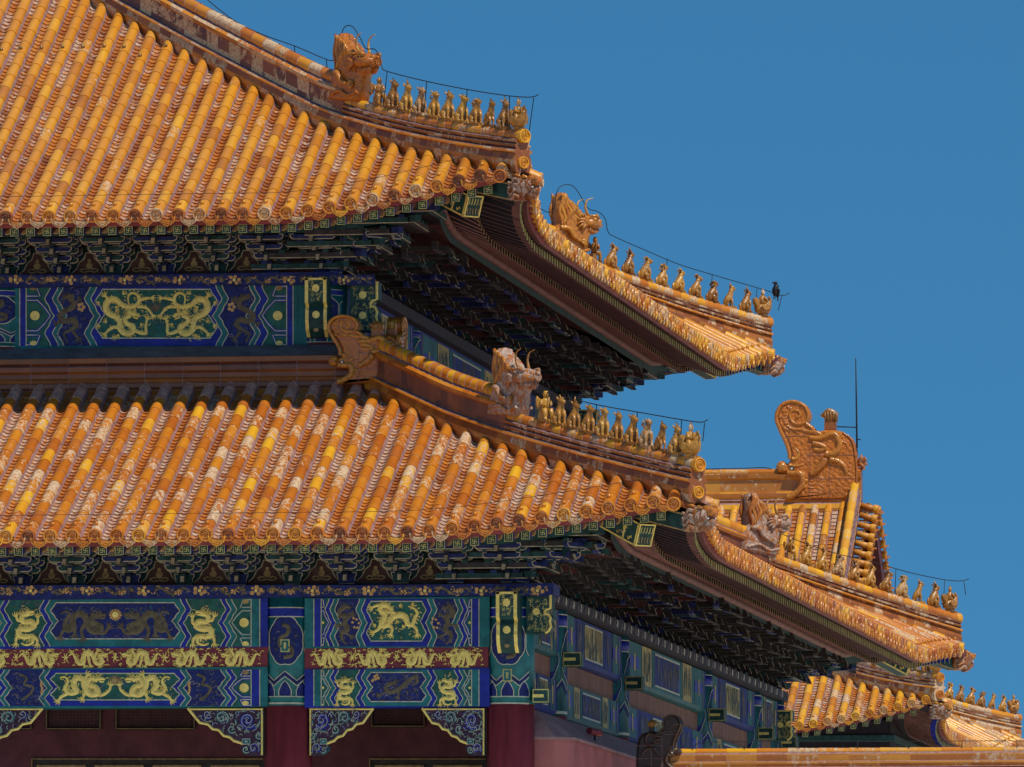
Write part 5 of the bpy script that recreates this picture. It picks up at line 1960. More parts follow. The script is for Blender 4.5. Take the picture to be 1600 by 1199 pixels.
def lattice(ua, ub, va, vb, hexes=True):
    mb = MB()
    P = Paint(mb, fd)
    P.poly([(ua, va), (ub, va), (ub, vb), (ua, vb)], 'dark_wood', 2)
    for w, m, k in ((5, 'dark_wood', 10), (1.4, 'dull_gold', 18)):
        P.relief([(ua, va), (ua, vb)], w, m, k, 8)
        P.relief([(ub, va), (ub, vb)], w, m, k, 8)
        P.relief([(ua, vb), (ub, vb)], w, m, k, 8)
        P.relief([(ua, va), (ub, va)], w, m, k, 8)
    if hexes:
        s = 6.5
        y, row = va + 4, 0
        while y < vb:
            x = ua + (row % 2) * s * 0.87 + 3
            while x < ub - 3:
                P.stroke([(x + s * 0.5 * math.cos(a), y + s * 0.5 * math.sin(a)) for a in [i * math.pi / 3 for i in range(6)]], 1.3, 'dark_red', 6, closed=True)
                x += s * 1.74
            y += s * 0.75
            row += 1
    return mb.build('lattice_window', dw)


lattice(74, 158, 1104, 1139)
lattice(183, 305, 1104, 1139)
lattice(-60, 50, 1104, 1139)
lattice(582, 664, 1104, 1135)
for ua, ub in ((50, 412), (578, 760)):
    mb = MB()
    P = Paint(mb, fd)
    P.poly([(ua, 1186), (ub, 1186), (ub, 1330), (ua, 1330)], 'dark_wood', 2)
    P.relief([(ua, 1186), (ub, 1186)], 2.2, 'dull_gold', 4, 10)
    P.relief([(ua, 1186), (ua, 1330)], 2.2, 'dull_gold', 4, 10)
    n = int((ub - ua) / 90)
    for i in range(n):
        a = ua + (ub - ua) * i / n
        P.relief([(a + 8, 1197), (a + (ub - ua) / n - 6, 1197)], 4, 'dull_gold', 4, 6)
    mb.build('door_leaf', dw)

# ---------------------------------------------------------------- the side of the hall
SIDE_Y = [0.0, 3.6, 11.05, 22.3, 29.75, 33.5]


def side_column(x, y, r, zb, zp, zt):
    mb = MB()
    drum(mb, x, y, r, zb, zp, 'column_red')
    c = part('column', mb)
    mb = MB()
    drum(mb, x, y, r + 0.003, zp, zt, 'side_teal')
    H = zt - zp
    for a, b, m in ((0.85, 0.95, 'blue'), (0.02, 0.05, 'pale_line'), (0.84, 0.85, 'pale_line'), (0.95, 0.96, 'pale_line')):
        drum(mb, x, y, r + 0.007, zp + a * H, zp + b * H, m)
    fr = lambda u, v, k: Vector((x + (r + 0.004 + 0.004 * k) * math.sin(u), y - (r + 0.004 + 0.004 * k) * math.cos(u), v))
    P = Paint(mb, fr)
    for uc in (0.15, 1.65):
        m = [(uc + (0.66 + 0.04 * math.sin(t * 8)) * math.sin(t), zp + H * (0.56 + 0.25 * math.cos(t))) for t in [2 * math.pi * i / 30 for i in range(30)]]
        for i in range(29):
            P.poly([(uc, zp + H * 0.56), m[i], m[i + 1]], 'worn_blue', 1)
        P.stroke(m, 0.02, 'pale_line', 3, closed=True)
    zz = [(-0.6 + 3.2 * i / 16, zp + H * (0.25 + 0.05 * abs((i % 4) - 2))) for i in range(17)]
    P.band(zz, [(a, b - H * 0.06) for a, b in zz], 'dull_blue', 1)
    P.stroke(zz, 0.02, 'pale_line', 3)
    mb.build('painted_collar', c)


def side_beam(x, z0, z1, bays, flip, th=0.45):
    """weathered painted beam along the side, rounded lower edge"""
    mb = MB()
    for a, b in bays:
        r = 0.09
        prof = [(x - th, z0), (x - r, z0), (x - r * 0.3, z0 + r * 0.3), (x, z0 + r), (x, z1), (x - th, z1)]
        A = [Vector((px, a, pz)) for px, pz in prof]
        mb.prism(A, (0, b - a, 0), 'side_teal' if flip else 'worn_blue')
        P = Paint(mb, frs(x + 0.002))
        L = b - a
        lo, hi = z0 + 0.09, z1

        def rc(t0, t1, m, k=1, zl=lo, zh=hi):
            P.rect(a + L * t0, zl, a + L * t1, zh, m, k, 2)
        st = 0.28 / L
        g, f = ('worn_gold', 'worn_blue') if flip else ('worn_blue', 'worn_gold')
        rc(0, st, 'worn_blue')
        rc(1 - st, 1, 'worn_blue')
        for q in (st, 1 - st):
            P.stroke([(a + L * q, lo), (a + L * q, hi)], 0.025, 'pale_line', 2)
        for s, e in ((st * 1.3, 0.12 + st), (1 - 0.12 - st, 1 - st * 1.3)):
            rc(s, e, 'side_teal')
            P.stroke([(a + L * s, (lo + hi) / 2), (a + L * e, (lo + hi) / 2)], 0.2, 'blue', 2)
            P.stroke([(a + L * (s + e) / 2 - 0.08, (lo + hi) / 2), (a + L * (s + e) / 2 + 0.08, (lo + hi) / 2)], 0.3, 'worn_gold', 3)
        for s, e in ((0.16 + st, 0.30), (0.70, 0.84 - st)):
            rc(s, e, g)
        rc(0.345, 0.655, f, 1, lo + 0.06, hi - 0.06)
        rr = random.Random(int(a * 10) + int(z0 * 7))
        for s, e, m1, m2 in ((0.345, 0.655, f, 'grey_dragon' if f == 'worn_blue' else 'dark_green'), (0.16 + st, 0.30, g, 'grey_dragon' if g == 'worn_blue' else 'dark_green'), (0.70, 0.84 - st, g, 'grey_dragon' if g == 'worn_blue' else 'dark_green')):
            for _ in range(int(26 * L * (e - s)) + 8):
                yy, z2, hh = a + L * rr.uniform(s + 0.012, e - 0.012), rr.uniform(lo + 0.14, hi - 0.14), rr.uniform(0.05, 0.22)
                ya = yy + rr.uniform(-0.05, 0.05)
                cl = lambda q: max(lo + 0.07, min(hi - 0.07, q))
                P.stroke([(yy, cl(z2 - hh)), (ya, cl(z2)), (yy, cl(z2 + hh))], rr.uniform(0.02, 0.05), rr.choice((m2, m2, 'cloud_blue' if m2 == 'grey_dragon' else 'dull_gold')), 2)
        P.stroke([(a + L * 0.345, lo + 0.06), (a + L * 0.655, lo + 0.06), (a + L * 0.655, hi - 0.06), (a + L * 0.345, hi - 0.06)], 0.03, 'pale_line', 2, closed=True)
        for s in (0.32, 0.68):
            P.stroke([(a + L * s, lo), (a + L * s, hi)], 0.05, 'side_teal', 1)
    return part('painted_beam', mb)


zA0, zA1 = ZV(1010.5), ZV(936)
zB0, zB1 = ZV(1103.5), ZV(1046.5)
bays = [(SIDE_Y[i] + 0.33, SIDE_Y[i + 1] - 0.33) for i in range(5)]
for i, (a, b) in enumerate(bays):
    side_beam(0.40, zA0, zA1, [(a, b)], i % 2 == 0)
    side_beam(0.36, zB0 - 0.02, zB1, [(a, b)], i % 2 == 1)
mb = MB()
mb.box((0.06, 16.75, (zA0 + zB1) / 2), (0.4, 33.2, zA0 - zB1 + 0.1), 'bare_board')
part('infill_board', mb)
for y in SIDE_Y[1:]:
    side_column(0.11, y, 0.375, 2.5, zB0, zA1 + 0.03)
    mb = MB()
    w, h = 0.30, 0.235
    c = Vector((0.60, y - 0.05, zA0 - 0.02))
    mb.box(c, (w, 0.3, h), 'dark_green')
    P = Paint(mb, lambda u, v, k: Vector((c.x + u, c.y - 0.15 - 0.004 * k, c.z + v)))
    P.stroke([(-w / 2 + 0.012, -h / 2 + 0.012), (w / 2 - 0.012, -h / 2 + 0.012), (w / 2 - 0.012, h / 2 - 0.012), (-w / 2 + 0.012, h / 2 - 0.012)], 0.024, 'rafter_gold', 1, closed=True)
    P.rect(-w / 2 + 0.02, -0.025, w / 2 - 0.09, 0.025, 'gold', 2)
    part('tenon_block', mb)
mb = MB()
c = Vector((0.62, -0.12, ZV(1089)))
mb.box(c, (0.27, 0.25, 0.22), 'dark_green')
P = Paint(mb, lambda u, v, k: Vector((c.x + u, c.y - 0.125 - 0.004 * k, c.z + v)))
P.stroke([(-0.12, -0.098), (0.122, -0.098), (0.122, 0.098), (-0.12, 0.098)], 0.024, 'rafter_gold', 1, closed=True)
P.rect(-0.13, -0.025, 0.05, 0.025, 'gold', 2)
part('tenon_block', mb)
fist_side(facade(33.1), [(1206 + a * 0.72, 1110 + b * 0.60) for a, b in SC_E], 0.3, (0, 1, 0), [(1219, 1133, 4.6)])

# upper storey side
for y in (3.6, 11.05, 22.3, 29.75):
    if y > 4:
        side_column(-3.5, y, 0.375, 13.0, 14.72, 15.64)
UB = [(3.6 + 0.36, 11.05 - 0.36), (11.05 + 0.36, 22.3 - 0.36), (22.3 + 0.36, 29.75 - 0.2)]
for i, (a, b) in enumerate(UB):
    side_beam(-3.18, 14.72, 15.62, [(a, b)], i % 2 == 1)
side_column(-3.5, 29.9, 0.375, 13.0, 14.72, 15.64)
fist_side(facade(29.6), [(900 + a * 0.75, 640 + b * 0.62) for a, b in SC_E], 0.3, (0, 1, 0), [(916, 663, 5)])

# thick plastered side wall with a chamfered front corner and a sloping cap
mb = MB()
plan = [(0.46, 0.02), (0.80, 0.02), (1.08, 0.32), (1.08, 33.2), (0.0, 33.2), (0.0, 0.30), (0.46, 0.30)]
zt = 8.12
mb.prism([Vector((x, y, 2.4)) for x, y in plan], (0, 0, zt - 2.4), 'pink_wall')
part('plaster_wall', mb)
mb = MB()
inn = [(0.43, 0.26), (0.47, 0.28), (0.48, 0.34), (0.48, 33.0)]
out = [(0.46, -0.01), (0.82, -0.01), (1.11, 0.30), (1.11, 33.2)]
zo, zi = zt + 0.004, 8.56
mb.rings([[Vector((x, y, zo - 0.05)) for x, y in out], [Vector((x, y, zo)) for x, y in out], [Vector((x, y, zi)) for x, y in inn]], 'wall_cap', closed=False, smooth=False)
part('wall_cap', mb)

# ================================================================ ornaments standing on the ridges
def beast_mesh(kind, seed):
    """small seated guardian, looking along +x"""
    r = random.Random(seed)
    mb = MB()
    k = 'glaze_figure'
    t, p = 0.5, r.uniform(0.05, 0.55)
    slim = kind == 'phoenix'
    # base tile and plinth
    mb.box((0.0, 0, -0.02), (0.27, 0.11, 0.06), k, 0.35, p)
    if kind == 'winged':
        mb.tube([(-0.02, 0, 0.16), (-0.01, 0, 0.24), (0.0, 0, 0.31), (0.0, 0, 0.345)], [0.065, 0.062, 0.068, 0.03], k, 8, t, p)
        mb.tube([(0.0, 0, 0.35), (0.005, 0, 0.40), (0.01, 0, 0.45)], [0.034, 0.046, 0.03], k, 8, t, p)
        mb.tube([(0.04, 0, 0.395), (0.07, 0, 0.385)], [0.022, 0.012], k, 6, t, p)
        for s in (-1, 1):
            mb.tube([(-0.02, s * 0.04, 0.15), (0.06, s * 0.06, 0.15), (0.075, s * 0.065, 0.08), (0.06, s * 0.06, 0.01), (0.10, s * 0.06, 0.01)], [0.045, 0.045, 0.035, 0.028, 0.02], k, 7, t, p)
            mb.tube([(0.0, s * 0.07, 0.31), (0.01, s * 0.10, 0.25), (0.06, s * 0.04, 0.22)], [0.028, 0.025, 0.022], k, 6, t, p)
            mb.pillow([(-0.05, s * 0.07, 0.33), (-0.06, s * 0.12, 0.37), (-0.07, s * 0.135, 0.31), (-0.07, s * 0.12, 0.22), (-0.06, s * 0.085, 0.17), (-0.05, s * 0.06, 0.24)], (1, 0, 0), 0.035, k, 0.8, t, p)
        mb.box((-0.05, 0, 0.07), (0.10, 0.12, 0.13), k, 0.4, p)
        return mb
    br = 0.072 if not slim else 0.058
    mb.tube([(-0.09, 0, 0.02), (-0.085, 0, 0.08), (-0.05, 0, 0.15), (0.0, 0, 0.215), (0.03, 0, 0.27), (0.04, 0, 0.32), (0.045, 0, 0.36)],
            [0.05, br * 1.05, br * 1.1, br * 1.02, 0.056, 0.045, 0.046], k, 10, t, p)
    long_ = {'horse': 1.3, 'fish': 1.2, 'bull': 1.1}.get(kind, 1.0)
    mb.tube([(0.02, 0, 0.37), (0.06, 0, 0.375), (0.06 + 0.055 * long_, 0, 0.355), (0.06 + 0.075 * long_, 0, 0.35)], [0.042, 0.047, 0.033, 0.02], k, 8, t, p)
    mb.tube([(0.07, 0, 0.335), (0.11 * long_, 0, 0.325)], [0.026, 0.014], k, 6, t, p)
    if not slim:
        for s in (-1, 1):
            mb.tube([(-0.07, s * 0.055, 0.11), (-0.01, s * 0.068, 0.085), (-0.03, s * 0.068, 0.03), (0.03, s * 0.066, 0.018)], [0.058, 0.05, 0.032, 0.022], k, 8, t, p)
            mb.tube([(0.035, s * 0.045, 0.22), (0.062, s * 0.05, 0.14), (0.055, s * 0.05, 0.06), (0.055, s * 0.05, 0.015), (0.095, s * 0.05, 0.01)], [0.036, 0.028, 0.022, 0.024, 0.018], k, 7, t, p)
        mb.tube(spline([(-0.10, 0, 0.03), (-0.15, 0, 0.05), (-0.155, 0, 0.12), (-0.13, 0, 0.17)], 3), [0.026] * 5 + [0.03, 0.026, 0.02, 0.014, 0.01], k, 7, t, p)
    else:
        for s in (-1, 1):
            mb.tube([(0.02, s * 0.03, 0.16), (0.045, s * 0.035, 0.08), (0.04, s * 0.035, 0.015), (0.085, s * 0.035, 0.01)], [0.035, 0.02, 0.016, 0.014], k, 7, t, p)
            mb.pillow([(0.03, s * 0.06, 0.23), (-0.04, s * 0.07, 0.20), (-0.12, s * 0.06, 0.08), (-0.05, s * 0.06, 0.11), (0.02, s * 0.06, 0.15)], (0, 1, 0), 0.03, k, 0.8, t, p)
        mb.tube(spline([(-0.07, 0, 0.10), (-0.13, 0, 0.03), (-0.20, 0, 0.015)], 4), [0.045, 0.045, 0.04, 0.04, 0.036, 0.03, 0.025, 0.02, 0.01], k, 7, t, p, flat=0.5)
    crest = {'dragon': 0.10, 'phoenix': 0.07, 'lion': 0.0, 'horse': 0.055, 'sea': 0.075, 'fish': 0.05, 'suan': 0.03, 'unicorn': 0.12, 'bull': 0.08}.get(kind, 0.05)
    if crest:
        mb.tube([(0.035, 0, 0.40), (0.02, 0, 0.40 + crest * 0.6), (-0.005 if kind != 'unicorn' else 0.03, 0, 0.40 + crest)], [0.026, 0.018, 0.004], k, 6, t, p)
    for s in (-1, 1):
        if kind not in ('phoenix', 'lion'):
            mb.tube([(0.02, s * 0.035, 0.395), (0.0, s * 0.055, 0.43), (-0.01, s * 0.06, 0.445)], [0.02, 0.016, 0.004], k, 5, t, p)
        mb.ball((0.085, s * 0.036, 0.378), 0.012, k, 5, 0.2, 0)
    if kind in ('lion', 'suan'):
        for j in range(26):
            a, b = r.uniform(-1.5, 2.2), r.uniform(0, 6.28)
            c = Vector((0.02 + 0.02 * math.cos(b), 0.056 * math.sin(b) * 1.0, 0.35 + 0.062 * math.cos(b) * (1 if kind == 'lion' else 0.8)))
            c.x -= r.uniform(0, 0.05)
            mb.ball(c, 0.021, k, 5, r.uniform(0.3, 0.7), p)
    elif kind in ('dragon', 'sea', 'unicorn', 'bull', 'fish'):
        for j in range(6):
            z = 0.38 - j * 0.05
            x = -0.005 - 0.018 * j if j < 4 else -0.075 - 0.012 * (j - 4)
            mb.tube([(x + 0.01, 0, z), (x - 0.04, 0, z + 0.03)], [0.026, 0.006], k, 5, t, p, flat=0.5)
    if kind in ('dragon', 'bull'):
        mb.tube(spline([(0.10, 0, 0.32), (0.09, 0, 0.29), (0.10, 0, 0.26)], 3), 0.012, k, 5, t, p)
    return mb


def rider_mesh():
    """an immortal riding a hen, looking along +x"""
    mb = MB()
    k, t, p = 'glaze_figure', 0.5, 0.3
    mb.box((0.0, 0, -0.02), (0.30, 0.12, 0.06), k, 0.4, p)
    mb.tube([(-0.16, 0, 0.16), (-0.12, 0, 0.14), (-0.03, 0, 0.13), (0.07, 0, 0.15), (0.13, 0, 0.20), (0.15, 0, 0.26), (0.155, 0, 0.30)], [0.05, 0.09, 0.125, 0.12, 0.075, 0.05, 0.046], k, 10, t, p)
    mb.tube([(0.15, 0, 0.305), (0.195, 0, 0.30), (0.23, 0, 0.285)], [0.042, 0.025, 0.006], k, 7, t, p)
    mb.tube([(0.13, 0, 0.34), (0.16, 0, 0.37), (0.18, 0, 0.345)], [0.02, 0.022, 0.012], k, 6, 0.7, p)
    mb.tube([(0.0, 0, 0.0), (0.0, 0, 0.06)], [0.09, 0.10], k, 8, 0.4, p)
    mb.pillow([(-0.08, 0, 0.10), (-0.16, 0, 0.13), (-0.22, 0, 0.24), (-0.21, 0, 0.33), (-0.17, 0, 0.35), (-0.13, 0, 0.31), (-0.10, 0, 0.32), (-0.08, 0, 0.24)], (0, 1, 0), 0.13, k, 0.86, t, p)
    for s in (-1, 1):
        mb.pillow([(0.08, s * 0.115, 0.19), (-0.02, s * 0.13, 0.22), (-0.12, s * 0.12, 0.18), (-0.06, s * 0.13, 0.10), (0.04, s * 0.125, 0.10)], (0, 1, 0), 0.05, k, 0.8, 0.6, p)
        mb.tube([(0.0, s * 0.06, 0.36), (0.03, s * 0.085, 0.30), (0.08, s * 0.04, 0.27)], [0.032, 0.03, 0.022], k, 6, t, p)
        mb.tube([(0.0, s * 0.04, 0.24), (0.07, s * 0.10, 0.20), (0.05, s * 0.12, 0.10)], [0.05, 0.045, 0.03], k, 7, t, p)
    mb.tube([(-0.02, 0, 0.22), (-0.015, 0, 0.29), (-0.005, 0, 0.36), (0.0, 0, 0.395)], [0.075, 0.068, 0.062, 0.026], k, 9, t, p)
    mb.tube([(0.0, 0, 0.40), (0.005, 0, 0.435), (0.005, 0, 0.47), (0.0, 0, 0.50)], [0.03, 0.04, 0.032, 0.016], k, 8, 0.8, 0.8)
    mb.ball((0.0, 0, 0.505), 0.02, k, 6, 0.3, 0)
    return mb


KINDS = ['dragon', 'phoenix', 'lion', 'horse', 'sea', 'suan', 'fish', 'unicorn', 'bull', 'winged']
DESC = {'dragon': 'crested beast', 'phoenix': 'crested bird', 'lion': 'curly maned lion', 'horse': 'long muzzled beast', 'sea': 'spiny backed beast',
        'suan': 'shaggy headed beast', 'fish': 'finned beast', 'unicorn': 'one horned beast', 'bull': 'bearded beast', 'winged': 'upright winged figure'}
ORD = ['', 'first', 'second', 'third', 'fourth', 'fifth', 'sixth', 'seventh', 'eighth', 'ninth', 'tenth']
fig_mesh = {k: [beast_mesh(k, i), beast_mesh(k, i + 50)] for i, k in enumerate(KINDS)}
fig_ob = {k: [m.build('ridge_beast') for m in v] for k, v in fig_mesh.items()}
rider_ob = rider_mesh().build('ridge_rider')


def put_row(roof, far, where, group, t0, dt, n=10, sc=1.0, hgt=0.585, order=None):
    d = Vector((1, 1 if far else -1, 0)).normalized()
    for i in range(n + 1):
        t = t0 + dt * i
        p = roof.hip(t, hgt, far)
        q = roof.hip(t + 0.05, hgt, far)
        m = frame(d, Vector((0, 0, 1)).cross(d), Vector((0, 0, 1))) @ Matrix.Rotation(rnd.uniform(-0.12, 0.12), 4, 'Z') @ Matrix.Scale(sc * rnd.uniform(0.96, 1.04), 4)
        m.translation = p
        if i == 0:
            o = dup(rider_ob, None, m)
            tag(o, 'glazed rider on a hen at the tip of ' + where, 'roof figurine', group)
        else:
            k = (order or KINDS)[i - 1]
            o = dup(rnd.choice(fig_ob[k]), None, m)
            o.name = 'winged_guardian' if k == 'winged' else 'ridge_beast'
            tag(o, f'{DESC[k]}, {ORD[i]} behind the rider on ' + where, 'roof figurine', group)


RA = "top roof's near corner ridge"
RB = "top roof's far corner ridge"
RC = "lower roof's near corner ridge"
RD = "lower roof's far corner ridge"
put_row(UP, False, RA, 'figurines along the near corner ridge of the top roof', 0.10, 0.27)
put_row(UP, True, RB, 'figurines along the far corner ridge of the top roof', 0.10, 0.29)
put_row(LO, False, RC, 'figurines along the near corner ridge of the lower roof', 0.14, 0.265)
put_row(LO, True, RD, 'figurines along the far corner ridge of the lower roof', 0.14, 0.285)


def horned_beast(name, seed, tone=0.5, peel=0.3, body=None):
    """large ridge beast: open flowing mane behind a raised dragon's head; looks along +x"""
    mb = MB()
    k = 'glaze_beast'
    r = random.Random(seed)
    o = [(0, 0), (0.10, 0.36), (0.21, 0.50), (0.185, 0.64), (0.20, 0.84), (0.215, 0.98), (0.27, 1.06), (0.34, 1.065), (0.39, 1.04), (0.42, 0.96), (0.50, 0.92), (0.56, 0.87), (0.585, 0.80), (0.66, 0.78), (0.70, 0.70),
         (0.80, 0.69), (0.94, 0.67), (1.0, 0.61), (1.04, 0.54), (1.0, 0.45), (0.90, 0.38), (0.83, 0.28), (0.80, 0.10), (0.76, -0.10), (0.30, -0.06)]
    mb.pillow([Vector((x * 0.92, 0, z * 1.0)) for x, z in o], (0, 1, 0), 0.30, k, 0.88, tone, peel if body is None else body)
    for s in (-1, 1):
        y = s * 0.14
        # flowing mane
        for j in range(9):
            x0, z0 = 0.235 + 0.042 * j, 1.045 - 0.028 * j - (0.05 * (j - 5) if j > 5 else 0)
            x1, z1 = 0.22 + 0.062 * j, 0.44 + 0.03 * j
            pts = [(x0 * 0.92 + (x1 - x0) * q * 0.92 + 0.025 * math.sin(q * 9 + j), y + s * 0.012 * math.sin(q * 8 + j), z0 + (z1 - z0) * q) for q in [i / 9 for i in range(10)]]
            mb.tube(pts, [0.022 + 0.016 * math.sin(math.pi * min(1, q * 1.1)) for q in [i / 9 for i in range(10)]], k, 6, tone + (0.32 if j % 2 else -0.05) + r.uniform(-0.1, 0.1), peel * 0.5, flat=0.8)
        # face
        mb.tube([(0.66, s * 0.10, 0.52), (0.80, s * 0.12, 0.54), (0.90, s * 0.09, 0.53), (0.98, s * 0.05, 0.52)], [0.09, 0.11, 0.085, 0.05], k, 8, tone, peel)
        mb.ball((0.80, s * 0.19, 0.60), 0.045, k, 8, tone + 0.25, peel)
        mb.ball((0.82, s * 0.215, 0.60), 0.022, 'dark_wood', 6)
        mb.tube([(0.72, s * 0.17, 0.66), (0.82, s * 0.2, 0.67), (0.90, s * 0.15, 0.63)], [0.02, 0.034, 0.02], k, 6, tone + 0.2, peel)
        mb.ball((0.96, s * 0.06, 0.585), 0.045, k, 8, tone + 0.15, peel)
        mb.tube([(0.70, s * 0.12, 0.42), (0.82, s * 0.10, 0.39), (0.93, s * 0.06, 0.43)], [0.06, 0.055, 0.035], k, 7, tone - 0.1, peel)
        for j in range(4):
            mb.ball((0.80 + 0.045 * j, s * (0.13 - 0.02 * j), 0.47), 0.018, 'white_glaze', 5)
        for j in range(4):
            a = 2.4 + j * 0.5
            mb.tube(spline([(0.66, s * 0.16, 0.52), (0.66 + 0.10 * math.cos(a), s * 0.2, 0.52 + 0.10 * math.sin(a)), (0.66 + 0.18 * math.cos(a + 0.3), s * 0.17, 0.52 + 0.16 * math.sin(a + 0.3))], 3), [0.035, 0.035, 0.03, 0.028, 0.02, 0.015, 0.008], k, 6, tone, peel)
        # horns
        mb.tube(spline([(0.74, s * 0.085, 0.68), (0.69, s * 0.11, 0.74), (0.665, s * 0.12, 0.85), (0.70, s * 0.13, 0.95), (0.80, s * 0.14, 0.99)], 4), [0.027 - 0.0013 * i for i in range(17)], 'glaze_figure', 7, 0.65, 0.1)
        # leg and claw
        mb.tube(spline([(0.20, s * 0.14, 0.42), (0.32, s * 0.20, 0.40), (0.40, s * 0.20, 0.27), (0.55, s * 0.19, 0.19)], 4), [0.042, 0.045, 0.046, 0.045, 0.042, 0.04, 0.038, 0.036, 0.035, 0.034, 0.033, 0.032, 0.03], k, 8, tone + 0.15, peel)
        for j in range(4):
            a = -0.7 + j * 0.45
            mb.tube([(0.55, s * 0.19, 0.19), (0.55 + 0.08 * math.cos(a), s * 0.2, 0.19 + 0.08 * math.sin(a)), (0.55 + 0.12 * math.cos(a - 0.5), s * 0.18, 0.19 + 0.12 * math.sin(a - 0.5))], [0.03, 0.024, 0.008], k, 6, tone + 0.2, peel)
        mb.tube(spline([(0.12, s * 0.15, 0.06), (0.34, s * 0.17, 0.12), (0.52, s * 0.16, 0.02), (0.72, s * 0.15, 0.06)], 4), 0.028, k, 6, tone, peel)
    return mb.build(name)


def put_beast(o, roof, far, t, h, label, sc=1.0):
    d = Vector((1, 1 if far else -1, 0)).normalized()
    m = frame(d, Vector((0, 0, 1)).cross(d), Vector((0, 0, 1))) @ Matrix.Scale(sc, 4) @ Matrix.Diagonal((1.22, 1, 1, 1))
    m.translation = roof.hip(t, h, far)
    o.matrix_basis = m
    tag(o, label, 'roof beast', 'large horned beasts on the corner ridges')


put_beast(horned_beast('horned_beast', 1, 0.42, 0.18), UP, False, 3.72, 0.40, "large brown glazed horned beast with flowing mane on " + RA, 1.02)
put_beast(horned_beast('horned_beast', 2, 0.62, 0.02), UP, True, 3.85, 0.36, "large glossy orange horned beast on " + RB, 1.08)
put_beast(horned_beast('horned_beast', 3, 0.6, 0.75, 0.82), LO, False, 3.80, 0.42, "large pale worn horned beast with golden mane on " + RC, 0.98)
put_beast(horned_beast('horned_beast', 4, 0.62, 0.9, 0.85), LO, True, 3.95, 0.36, "large chalky grey horned beast with amber mane on " + RD, 1.08)


# ridge-end dragons -------------------------------------------------------
CHI = [(225, 1090), (228, 1055), (300, 1000), (335, 950), (335, 890), (300, 845), (250, 822), (215, 832), (150, 822), (128, 775), (145, 715), (190, 698), (235, 735), (268, 690), (272, 640), (245, 545), (195, 440), (152, 355), (135, 300), (142, 240), (182, 172),
       (240, 137), (300, 127), (370, 142), (422, 182), (450, 238), (455, 300), (430, 345), (470, 378), (500, 415), (540, 422), (590, 410), (680, 410), (760, 430), (825, 475), (868, 550), (890, 650), (902, 800), (907, 1000), (907, 1090)]


